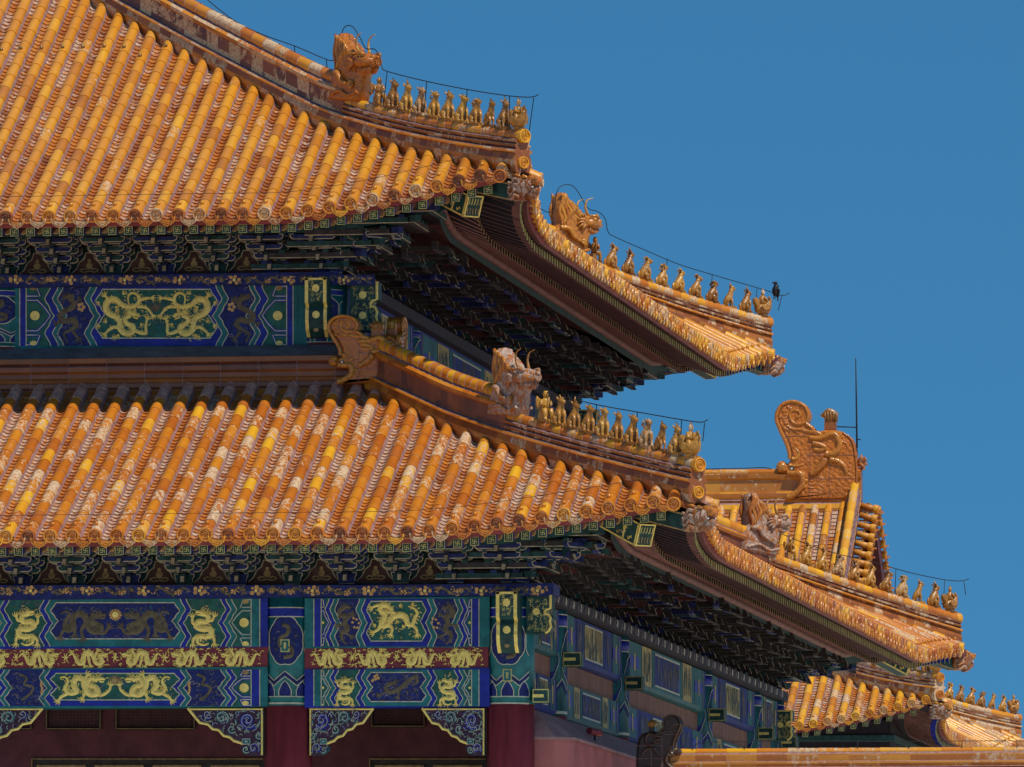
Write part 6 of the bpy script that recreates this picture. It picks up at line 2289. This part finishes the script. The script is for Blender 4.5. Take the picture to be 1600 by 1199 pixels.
def ridge_dragon(name, W, Hm, th, mirror, tone, peel, mat='glaze_beast'):
    """scroll-tailed dragon swallowing the ridge end; local x along the ridge, z up, origin at the foot of the outer end"""
    sx, sz = W / (907 - 128), Hm / (1090 - 127)
    sg = -1 if mirror else 1
    L = lambda x, z: Vector((sg * (x - 907) * sx, 0, (1090 - z) * sz))
    mb = MB()
    mb.pillow([L(x, z) for x, z in CHI], (0, 1, 0), th, mat, 0.93, tone - 0.12, peel, smooth=False)
    base = mat
    mat = 'glaze_beast' if mat == 'glaze_scale' else mat
    u = sx * 100
    for s in (-1, 1):
        y = s * th * 0.48

        def T(pts, rad, tn=0.1, n=7, sp=5):
            q = spline([L(x, z) + Vector((0, y, 0)) for x, z in pts], sp)
            m = len(q)
            rr = rad if isinstance(rad, (list, tuple)) else (rad, rad)
            mb.tube(q, [u * (rr[0] + (rr[1] - rr[0]) * i / (m - 1)) for i in range(m)], mat, n, tone + tn, peel)
        # rim and tail spiral
        T([(262, 690), (262, 640), (238, 550), (190, 445), (152, 355), (140, 300), (150, 235), (195, 172), (260, 145), (330, 148), (395, 180), (430, 235), (438, 290), (415, 335), (365, 358), (310, 350), (272, 310), (268, 255), (300, 225), (345, 232), (365, 262), (350, 290), (325, 288)], (0.20, 0.14), 0.15)
        for a, b in (((205, 235), (225, 300)), ((245, 190), (270, 215)), ((205, 300), (225, 350)), ((215, 400), (260, 420)), ((300, 420), (340, 440))):
            for j in range(3):
                mb.ball(L(a[0] + (b[0] - a[0]) * j / 2, a[1] + (b[1] - a[1]) * j / 2) + Vector((0, y, 0)), u * 0.22, mat, 6, tone, peel, (1, 0.4, 1))
        T([(240, 370), (290, 405), (370, 410), (440, 430), (520, 440), (560, 470)], (0.13, 0.2), 0.2)
        T([(415, 350), (470, 395), (500, 440), (530, 470)], (0.2, 0.16), 0.1)
        # inner dragon
        T([(450, 490), (540, 495), (620, 470), (680, 455), (720, 500), (735, 560), (710, 620), (650, 650), (600, 640)], (0.26, 0.34), 0.2)
        T([(600, 690), (560, 760), (510, 810), (460, 840)], (0.44, 0.30), 0.1)
        T([(480, 540), (560, 560), (600, 590), (560, 610), (490, 600)], (0.26, 0.18), 0.2)
        T([(640, 700), (720, 720), (780, 770), (795, 830)], (0.34, 0.2), 0.15)
        for dx in (-55, -20, 15, 50):
            T([(795, 825), (795 + dx * 0.7, 850), (795 + dx * 1.1, 870)], (0.12, 0.04), 0.2, 6, 3)
        T([(750, 530), (790, 545), (810, 590)], (0.14, 0.08), 0.1)
        # face
        mb.ball(L(188, 765) + Vector((0, y * 0.6, 0)), u * 0.58, mat, 10, tone + 0.3, peel, (1, 0.8, 0.95))
        T([(255, 750), (330, 758), (400, 745)], (0.18, 0.1), 0.2)
        mb.ball(L(285, 782) + Vector((0, y, 0)), u * 0.24, 'dark_wood', 8)
        mb.ball(L(283, 784) + Vector((0, y * 1.12, 0)), u * 0.15, 'white_glaze', 8)
        T([(310, 585), (345, 620), (345, 660), (315, 690), (285, 685)], (0.06, 0.22), 0.4)
        T([(240, 822), (310, 830), (360, 830), (385, 880), (380, 950), (330, 1010), (260, 1055), (235, 1050)], (0.3, 0.34), 0.15)
        for x, z in ((390, 840), (415, 900), (400, 960), (360, 820), (345, 1010), (300, 1030)):
            mb.ball(L(x, z) + Vector((0, y, 0)), u * 0.26, mat, 7, tone + 0.2, peel, (1, 0.6, 1))
        for j in range(5):
            T([(440, 850 + j * 38), (480, 870 + j * 34), (520, 850 + j * 40), (580, 880 + j * 36)], (0.1, 0.05), 0.0)
        for j in range(4):
            T([(560 + 70 * j, 1060), (600 + 70 * j, 1000 - 20 * (j % 2)), (640 + 70 * j, 1065)], (0.06, 0.06), -0.1)
        T([(760, 445), (825, 490), (862, 560), (880, 660), (890, 800), (895, 1080)], (0.10, 0.10), -0.1)
    for s in (-1, 1):                                          # mortar joints between the glazed blocks
        y = s * th * 0.503
        for a, b in (((455, 470), (455, 1080)), ((640, 620), (640, 1080)), ((430, 660), (890, 660)), ((470, 880), (900, 880)), ((210, 470), (420, 470)), ((140, 295), (260, 295))):
            mb.beam(L(*a) + Vector((0, y, 0)), L(*b) + Vector((0, y, 0)), 0.006, u * 0.07, 'mortar', up=Vector((0, 1, 0)))
    o = mb.build(name)
    # sword hilt
    g = MB()
    hil = [(588, 425), (586, 345), (578, 300), (548, 285), (543, 262), (570, 240), (590, 215), (625, 200), (660, 210), (690, 228), (706, 250), (704, 285), (692, 345), (692, 425)]
    g.pillow([L(x, z) for x, z in hil], (0, 1, 0), th * 0.5, 'glaze_figure', 0.88, 0.5, peel * 0.5, smooth=False)
    for j in range(5):
        x = 596 + j * 24
        for s in (-1, 1):
            g.tube([L(x, 335) + Vector((0, s * th * 0.25, 0)), L(x - 8 + j * 4, 235 - 10 * math.sin(j)) + Vector((0, s * th * 0.25, 0))], u * 0.09, 'glaze_figure', 5, 0.35, 0)
    g.box(L(640, 375), (u * 1.1, th * 0.56, u * 0.7), mat, 0.3, peel)
    h = g.build('sword_hilt')
    h.parent = o
    return o


def place(o, p, rot=0.0):
    o.matrix_basis = Matrix.Translation(p) @ Matrix.Rotation(rot, 4, 'Z')


# pair meeting at the corner of the hall's foot ridge, in the shade of the upper eave
o = ridge_dragon('ridge_dragon', 1.22, 1.12, 0.36, False, 0.62, 0.2)
pz = at(620, 592, 2.62)
place(o, Vector((-2.03, 2.56, 13.97)))
tag(o, 'brown scroll tailed ridge dragon biting the front foot ridge in the shade', 'ridge dragon', 'dragons at the ridge ends')
o = ridge_dragon('ridge_dragon', 1.15, 1.14, 0.24, True, 0.6, 0.4)
place(o, Vector((-2.30, 2.66, 14.02)), math.pi / 2)
tag(o, 'grey brown ridge dragon seen end on behind the scroll tailed one', 'ridge dragon', 'dragons at the ridge ends')


# ================================================================ hall far behind
rear = thing('rear_hall', (-12, 92, 2.0), 'distant hall roof of golden tiles with gable, peeling in cream patches', 'hall')
RE = Roof(-1.15, 80.0, 21.0, 12.02, 0.46, 0.0165, 0.85, 4.2, 1.5)
GX = -4.15                                                     # gable plane


def tone_re(q, d):
    return rnd.uniform(0.45, 0.95) if rnd.random() > 0.15 else rnd.uniform(0.1, 0.35)


def peel_re(q, d):
    return rnd.uniform(0.5, 0.95) if rnd.random() < 0.45 else rnd.uniform(0, 0.4)


qs = frange(0.36, 12.5, PITCHT)
mb = MB()
tile_field(mb, RE, 'F', [q for q in qs if q < 3.0], 10.2, 'glaze_tube', tone_re, peel_re, arc=5)
tile_field(mb, RE, 'F', [q for q in qs if q >= 3.05], 10.2, 'glaze_tube', tone_re, peel_re, arc=5, hipgap=-90)
tn, pl = row_tones(0.3, 0.8, 0.3, 1.1)
qt = [q + PITCHT / 2 for q in qs] + [0.18]
trough_field(mb, RE, 'F', [q for q in qt if q < 3.0], 10.2, 'glaze_pan', tn, pl)
for q in qt:
    if q >= 3.0:
        A, D = RE.axes('F')
        d = RE.e(q)
        while d < 10.2:
            t_, p_ = tn(q, d), pl(q, d)
            n = RE.nrm('F', d)
            c0, c1 = RE.pt('F', q, d, -0.01), RE.pt('F', q, d + 0.14, -0.035)
            mb.poly([c0 - A * 0.075, c0 + A * 0.075, c1 + A * 0.075, c1 - A * 0.075], 'glaze_pan', t_, p_)
            mb.poly([c0 - A * 0.075, c0 + A * 0.075, c0 + A * 0.075 - n * 0.03, c0 - A * 0.075 - n * 0.03], 'glaze_pan', t_ * 0.3, 0)
            d += 0.14
cols = [[RE.pt('F', q, RE.e(q) + 0.02 + ((10.3 if q > 3.0 else max(q, 0.3)) - RE.e(q)) * i / 10, -0.06) for i in range(11)] for q in frange(0.1, 12.6, 0.3)]
mb.rings(cols, 'mortar', closed=False, smooth=False)
rs = mb.build('roof_slope', rear)
mb = MB()
qr = frange(0.36, RE.ly - 0.3, PITCHT)
tile_field(mb, RE, 'R', qr, 2.8, 'glaze_tube', tone_re, peel_re, arc=5)
trough_field(mb, RE, 'R', [q + PITCHT / 2 for q in qr], 2.8, 'glaze_orange', tn, pl)
roof_bed(mb, RE, 'R', 0.0, RE.ly, 3.2, 'mortar', 0.5, -0.06)
rs2 = mb.build('roof_slope', rear)
for face, root, qq in (('F', rs, frange(0.36, 6.5, PITCHT)), ('R', rs2, qr)):
    me_, md_ = MB(), MB()
    for q in qq:
        m = RE.sm(face, q)
        merge(me_, rnd.choice(end_kinds), out_frame(RE, face, q, RE.e(m) - 0.01, 0.034, 0.3), rnd.uniform(0.4, 0.9), rnd.uniform(0.2, 0.9))
        m2 = RE.sm(face, q - PITCHT / 2)
        merge(md_, rnd.choice(drip_kinds), out_frame(RE, face, q - PITCHT / 2, RE.e(m2) - 0.02, -0.03, 0.3), rnd.uniform(0.4, 0.9), rnd.uniform(0.2, 0.9))
    tag(me_.build('tile_end', root), kind='stuff')
    tag(md_.build('drip_tile', root), kind='stuff')
mb = MB()
eave_boards(mb, RE, 'F', 0.0, 12.6)
eave_boards(mb, RE, 'R', 0.0, RE.ly)
mb.build('eave_boards', rear)
mb, fm = MB(), fly_mesh(1.1, 0.14)
for face, q1 in (('F', 9.0), ('R', RE.ly - 0.6)):
    for q in frange(0.7, q1, 0.30):
        m = RE.sm(face, q)
        A, D = RE.axes(face)
        xf = frame(A, D, Vector((0, 0, 1))) @ Matrix.Diagonal((1, min(1, (m - 0.3) / 1.1), 1, 1))
        xf.translation = RE.at(face, q, RE.e(m) + 0.2, zf(RE, m, 0.22))
        merge(mb, fm, xf)
tag(mb.build('flying_rafter', rear), kind='stuff')
for far in (False, True):
    mb = MB()
    sweep_ridge(mb, hip_path(RE, 0.02, 3.4, far), RIDGE_LOW, 0.098, 0.485, 0.6, 0.95, 0.4)
    rg = mb.build('hip_ridge', rear)
    d = Vector((1, 1 if far else -1, 0)).normalized()
    for h, off in ((0.485, 0.05), (0.06, 0.02)):
        mm = frame(Vector((0, 0, 1)).cross(d), d, Vector((0, 0, 1)))
        mm.translation = RE.hip(0.02, h, far) + d * off
        g = MB()
        merge(g, end_kinds[0], mm, 0.7, 0.4)
        g.build('tile_end', rg)
    m = frame(d.cross(Vector((0, 0, 1))), d, Vector((0, 0, 1)))
    m.translation = RE.hip(0, 0, far) + Vector((0, 0, -0.36)) + d * 0.1
    dragon_head_mesh().build('dragon_head', rear, m)
# main ridge
mb = MB()
RZ = RE.z(6, 10.25)
YR = 90.3
prof = [(0.24, -0.22, 'glaze_ridge', 0.4), (0.27, -0.10, 'glaze_tube', 0.2), (0.24, 0.02, 'mortar', 0), (0.20, 0.06, 'glaze_ridge', 0.2), (0.23, 0.12, 'mortar', 0), (0.16, 0.16, 'glaze_tube', 0.1), (0.21, 0.22, 'glaze_ridge', 0.3), (0.21, 0.30, 'glaze_ridge', 0.2), (0.15, 0.36, 'glaze_ridge', 0.4), (0.15, 0.66, 'glaze_ridge', 0.35),
        (0.21, 0.70, 'glaze_ridge', 0.3), (0.23, 0.80, 'glaze_ridge', 0.1), (0.12, 0.84, 'mortar', 0)]
sweep_ridge(mb, [(-16, YR, RZ), (-4.2, YR, RZ)], prof, 0.10, 0.86, 0.5, 0.45, 0.75)
mb.build('main_ridge', rear)
# rake ridges down the gable, small tiles over its verge, gable wall
mb = MB()
path = [Vector((GX - 0.22, YR - 0.2 - i * 0.36, RE.z(8, 10.25 - 0.36 * i))) for i in range(21)]
sweep_ridge(mb, path, [(w * 0.9, h, m, t) for w, h, m, t in RIDGE_LOW], 0.11, 0.50, 0.65, 0.6, 0.45, capmat='glaze_tube')
mb.build('rake_ridge', rear)
mb = MB()
for sgn in (-1, 1):
    for i in range(21):
        y = YR + sgn * (0.25 + 0.35 * i)
        z = RE.z(8, 10.25 - 0.25 - 0.35 * i)
        a, b = Vector((GX - 0.05, y, z + 0.16)), Vector((GX + 0.37, y, z + 0.05))
        mb.tube([a, b], [0.080, 0.082], 'glaze_pan', 10, rnd.uniform(0.6, 1.0), rnd.uniform(0.1, 0.6))
        mb.ball(a.lerp(b, 0.45) + Vector((0, 0, 0.10)), 0.035, 'bronze', 6)
        mm = frame(Vector((0, 1, 0)), Vector((1, 0, -0.25)).normalized(), Vector((0.25, 0, 1)).normalized())
        mm.translation = b
        merge(mb, end_kinds[1], mm, 0.7, 0.3)
        mm = mm.copy()
        mm.translation = b + Vector((0, 0.175, -0.09))
        merge(mb, drip_kinds[0], mm, 0.6, 0.3)
        c = Vector((GX + 0.2, y + 0.175, z + 0.02))
        mb.box(c, (0.55, 0.18, 0.04), 'glaze_orange', rnd.uniform(0.3, 0.7), 0.4)
mb.build('verge_tiles', rear)
mb = MB()
gab = [Vector((GX + 0.30, YR + sg * y, RE.z(8, 10.25 - y) - o)) for sg, y, o in ((-1, 7.4, 0.08), (-1, 5, 0.08), (-1, 2.5, 0.08), (1, 0.0, 0.05), (1, 2.5, 0.08), (1, 5, 0.08), (1, 7.4, 0.08))]
low = [p - Vector((0, 0, 0.6)) for p in gab]
mb.rings([gab, low], 'dark_red', closed=False, smooth=False)
mb.rings([low, [p - Vector((0.25, 0, 0)) for p in low]], 'soffit', closed=False, smooth=False)
w = [Vector((GX + 0.05, p.y, p.z - 0.3)) for p in gab]
mb.poly(w, 'maroon')
mb.build('gable_board', rear)
mb = MB()
mb.box((-9.4, 90.5, 7.15), (13.6, 17.0, 10.3), 'soffit_dark')
mb.box((-9.35, 90.5, 11.85), (13.72, 17.12, 0.16), 'dull_green')
mb.box((-9.35, 90.5, 11.45), (13.72, 17.12, 0.2), 'dull_blue')
mb.build('wall', rear)

put_row(RE, True, "the distant hall's far corner ridge", 'figurines on the distant hall far ridge', 0.12, 0.262, 8)
put_row(RE, False, "the distant hall's near corner ridge", 'figurines on the distant hall near ridge', 0.12, 0.262, 7)
o = ridge_dragon('ridge_dragon', 2.16, 2.62, 0.5, False, 0.62, 0.12, 'glaze_scale')
place(o, Vector((-4.27, YR - 0.02, RZ + 0.10)))
tag(o, 'tall orange scroll tailed ridge dragon with sword hilt against the sky', 'ridge dragon', 'dragons at the ridge ends')
g = MB()                                                       # tuft on the dragon's back
for j in range(9):
    a = rnd.uniform(-1.4, 1.4)
    b0 = Vector((0.0, 0, 0.98))
    g.tube([b0, b0 + Vector((0.12 * math.cos(a) + 0.04, rnd.uniform(-0.1, 0.1), 0.14 * math.sin(a))), b0 + Vector((0.2 * math.cos(a) + 0.02, rnd.uniform(-0.15, 0.15), 0.22 * math.sin(a)))], [0.07, 0.05, 0.012], 'glaze_beast', 6, 0.5, 0.7)
bk = g.build('back_beast')
bk.parent = o

# ================================================================ wall with a glazed ridge in front of the hall's side
gw = thing('ridge_wall', (5, 5, 2.5), "low wall crowned by a long sunlit golden ridge at the hall's side", 'wall')
mb = MB()
prof = [(0.62, -0.46, 'glaze_orange', 0.2), (0.30, -0.22, 'glaze_orange', 0.2), (0.24, -0.20, 'soffit', 0), (0.26, -0.17, 'mortar', 0), (0.19, -0.155, 'glaze_ridge', 0.2), (0.21, -0.10, 'glaze_ridge', 0.35), (0.21, -0.07, 'mortar', 0),
        (0.15, -0.055, 'glaze_ridge', 0.2), (0.165, 0.04, 'glaze_ridge', 0.3), (0.165, 0.06, 'mortar', 0), (0.10, 0.09, 'mortar', 0)]
sweep_ridge(mb, [(1.92, 5.0, 7.985), (17, 5.0, 7.985)], prof, 0.072, 0.10, 0.6, 0.55, 0.5, sc=0.955)
mb.build('ridge_tiles', gw)
mb = MB()
mb.box((9.4, 5.0, 4.95), (15.0, 0.7, 5.1), 'pink_wall')
mb.build('plaster_wall', gw)
o = ridge_dragon('ridge_dragon', 0.745, 0.915, 0.28, True, 0.3, 0.1, 'glaze_shade')
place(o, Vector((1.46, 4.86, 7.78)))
# the scroll tail leans over the ridge it bites
tag(o, 'small dark ridge dragon in the shade at the end of the golden wall ridge', 'ridge dragon', 'dragons at the ridge ends')


# ================================================================ lightning wires, bird, lamp
def wire(name, pts, label, posts=(), rad=0.0085, group='lightning wires over the roofs'):
    mb = MB()
    mb.tube(spline(pts, 5), rad, 'wire', 5)
    o = mb.build(name)
    tag(o, label, 'wire', group)
    for a, b in posts:
        g = MB()
        g.tube([a, b], rad * 0.9, 'wire', 5)
        q = g.build('support_rod')
        hang(q, o)
    return o


def on_hip(roof, far, pix):
    """points above the hip line seen at these pixels: the diagonal vertical plane through the hip"""
    out = []
    for u, v in pix:
        d = ray(u, v)
        # plane: X + Y = xt + yt (near) or X - Y = const (far)
        if far:
            n, c = Vector((1, -1, 0)), roof.xt - (roof.yt + roof.ly)
        else:
            n, c = Vector((1, 1, 0)), roof.xt + roof.yt
        t = (c - n.dot(CAMLOC)) / n.dot(d)
        out.append(CAMLOC + d * t)
    return out


def hip_wire(roof, far, pix, rods, label):
    pts = on_hip(roof, far, pix)
    posts = []
    for (u, v), (u2, v2) in rods:
        posts.append(tuple(on_hip(roof, far, [(u, v), (u2, v2)])))
    return wire('lightning_wire', pts, label, posts)


hip_wire(UP, False, [(310, -12), (345, 17), (375, 38), (415, 56), (460, 72), (505, 91), (520, 95), (529, 88), (532, 65), (536, 46), (544, 40), (553, 44), (563, 60), (572, 76), (585, 77), (593, 88), (597, 105), (606, 112), (665, 127), (735, 141), (795, 150), (830, 152), (841, 148)],
         [((415, 56), (414, 70)), ((460, 72), (461, 86)), ((510, 93), (511, 106)), ((605, 112), (599, 165)), ((667, 127), (662, 182)), ((730, 140), (727, 188)), ((796, 150), (796, 196)), ((834, 153), (827, 205))], 'thin black wire on rods over the top roof near corner ridge')
hip_wire(UP, True, [(834, 316), (846, 327), (858, 332), (866, 326), (868, 312), (872, 296), (882, 289), (895, 291), (907, 306), (918, 325), (936, 332), (946, 343), (950, 362), (960, 370), (1010, 392), (1060, 413), (1115, 430), (1180, 449), (1200, 455), (1222, 462), (1233, 458)],
         [((1043, 404), (1041, 420)), ((1113, 430), (1110, 462)), ((1183, 450), (1180, 490)), ((1222, 462), (1216, 485))], 'thin black wire over the top roof far corner ridge under the bird')
hip_wire(LO, False, [(783, 575), (790, 566), (800, 567), (808, 580), (815, 588), (826, 588), (835, 595), (840, 607), (850, 612), (930, 632), (996, 644), (1065, 656), (1095, 660), (1106, 656)],
         [((862, 614), (858, 640)), ((932, 633), (930, 680)), ((996, 645), (992, 695)), ((1065, 656), (1063, 705)), ((1101, 661), (1098, 690))], 'thin black wire on rods over the lower roof near corner ridge')
hip_wire(LO, True, [(1190, 822), (1225, 836), (1260, 850), (1310, 866), (1357, 877), (1400, 889), (1430, 897), (1475, 906), (1500, 908), (1514, 905)],
         [((1400, 889), (1398, 930)), ((1476, 907), (1474, 950)), ((1506, 909), (1509, 930))], 'thin black wire on rods over the lower roof far corner ridge')
wire('lightning_wire', [at(u, v, 4.95) for u, v in ((1085, 1166), (1100, 1160), (1165, 1159), (1260, 1158), (1400, 1159), (1500, 1158), (1640, 1158))], 'grey wire on short rods along the golden wall ridge',
     [(at(u, 1158.5, 4.95), at(u, 1176, 4.95)) for u in (1082, 1163, 1248, 1340, 1420, 1503, 1589)], 0.006)
wire('lightning_wire', [at(u, v, 1.0 - 0.3) for u, v in ((-30, 284), (60, 292), (200, 290), (340, 291), (440, 290), (520, 284), (600, 274), (700, 256))][:0] or
     [UP.pt('F', q, 0.62, 0.22) for q in (11, 9, 7, 5, 4, 3.2, 2.4, 1.6, 1.0)], 'thin dark wire running just above the top roof eave', (), 0.0042)
wire('lightning_wire', [LO.pt('F', q, 0.62, 0.22) for q in (14, 11, 9, 7, 5, 4, 3.2, 2.4, 1.6, 1.0)], 'thin dark wire running just above the lower roof eave', (), 0.0042)
wire('lightning_wire', [at(u, v, YR - 0.05) for u, v in ((1000, 735), (1104, 733), (1160, 732), (1195, 731), (1208, 735), (1213, 738))], 'thin black wire along the distant hall ridge left of its dragon', (), 0.012)
mb = MB()
mb.tube([at(1337, 560, YR), at(1338, 620, YR), at(1339, 700, YR)], [0.014, 0.022, 0.026], 'wire', 6)
mb.tube(spline([at(1339, 700, YR), at(1340, 740, YR), at(1344, 770, YR), at(1347, 796, YR)], 4), 0.016, 'wire', 5)
mst = tag(mb.build('lightning_mast'), 'slender black lightning mast beside the tall orange ridge dragon', 'mast')
g = MB()
g.tube([at(1308, 667, YR), at(1339, 668, YR)], 0.016, 'wire', 5)
g.tube([at(1338, 687, YR), at(1345, 687, YR)], 0.016, 'wire', 5)
hang(g.build('stay_bar'), mst)

bp = on_hip(UP, True, [(1212, 463)])[0]
mb = MB()
dx, dz = Vector((0.80, 0.60, 0)), Vector((0, 0, 1))
B = lambda x, z: bp + dx * x + dz * z
mb.tube([B(-0.02, 0.0), B(-0.015, 0.06), B(0.0, 0.13), B(0.01, 0.19), B(0.0, 0.235)], [0.03, 0.062, 0.075, 0.055, 0.036], 'bird', 9)
mb.tube([B(0.0, 0.235), B(-0.005, 0.26), B(-0.01, 0.285)], [0.036, 0.043, 0.025], 'bird', 8)
mb.tube([B(-0.03, 0.265), B(-0.07, 0.262), B(-0.095, 0.25)], [0.018, 0.012, 0.003], 'bird', 6)
mb.tube([B(0.03, 0.10), B(0.045, 0.02), B(0.05, -0.10)], [0.04, 0.035, 0.022], 'bird', 7, flat=0.5)
sv = dx.cross(dz)
for s in (-1, 1):
    mb.tube([B(0.0, 0.19) + sv * (s * 0.05), B(0.03, 0.10) + sv * (s * 0.066), B(0.045, -0.02) + sv * (s * 0.03)], [0.025, 0.034, 0.008], 'bird', 6)
    mb.tube([B(-0.02, 0.02) + sv * (s * 0.025), B(-0.03, -0.06) + sv * (s * 0.025)], 0.008, 'bird', 5)
tag(mb.build('black_bird'), 'black bird perched on the wire above the far corner rider', 'bird')

lp = thing('flood_lamp', (0.95, 3.4, 8.2), "small dark red tubular lamp on the cap of the hall's plaster wall", 'lamp')
mb = MB()
mb.tube([(0.92, 3.1, 8.36), (1.04, 3.5, 8.34)], [0.055, 0.06], 'maroon', 10)
hang(mb.build('lamp_body'), lp)
mb = MB()
mb.tube([(0.98, 3.35, 8.32), (0.98, 3.36, 8.18)], 0.02, 'wire', 6)
hang(mb.build('lamp_bracket'), lp)

for v in fig_ob.values():
    for o in v:
        bpy.data.objects.remove(o)
bpy.data.objects.remove(rider_ob)

# ================================================================ ground
mb = MB()
S = 3000
mb.poly([(-S, -S, 0), (S, -S, 0), (S, S, 0), (-S, S, 0)], 'paving')
tag(mb.build('ground'), kind='structure')
mb = MB()
mb.box((-10, 16, 1.25), (110, 90, 2.5), 'marble')
tag(mb.build('terrace'), kind='structure')
mb = MB()
mb.box((-12, 95, 1.25), (60, 60, 1.9), 'marble')
tag(mb.build('terrace'), kind='structure')
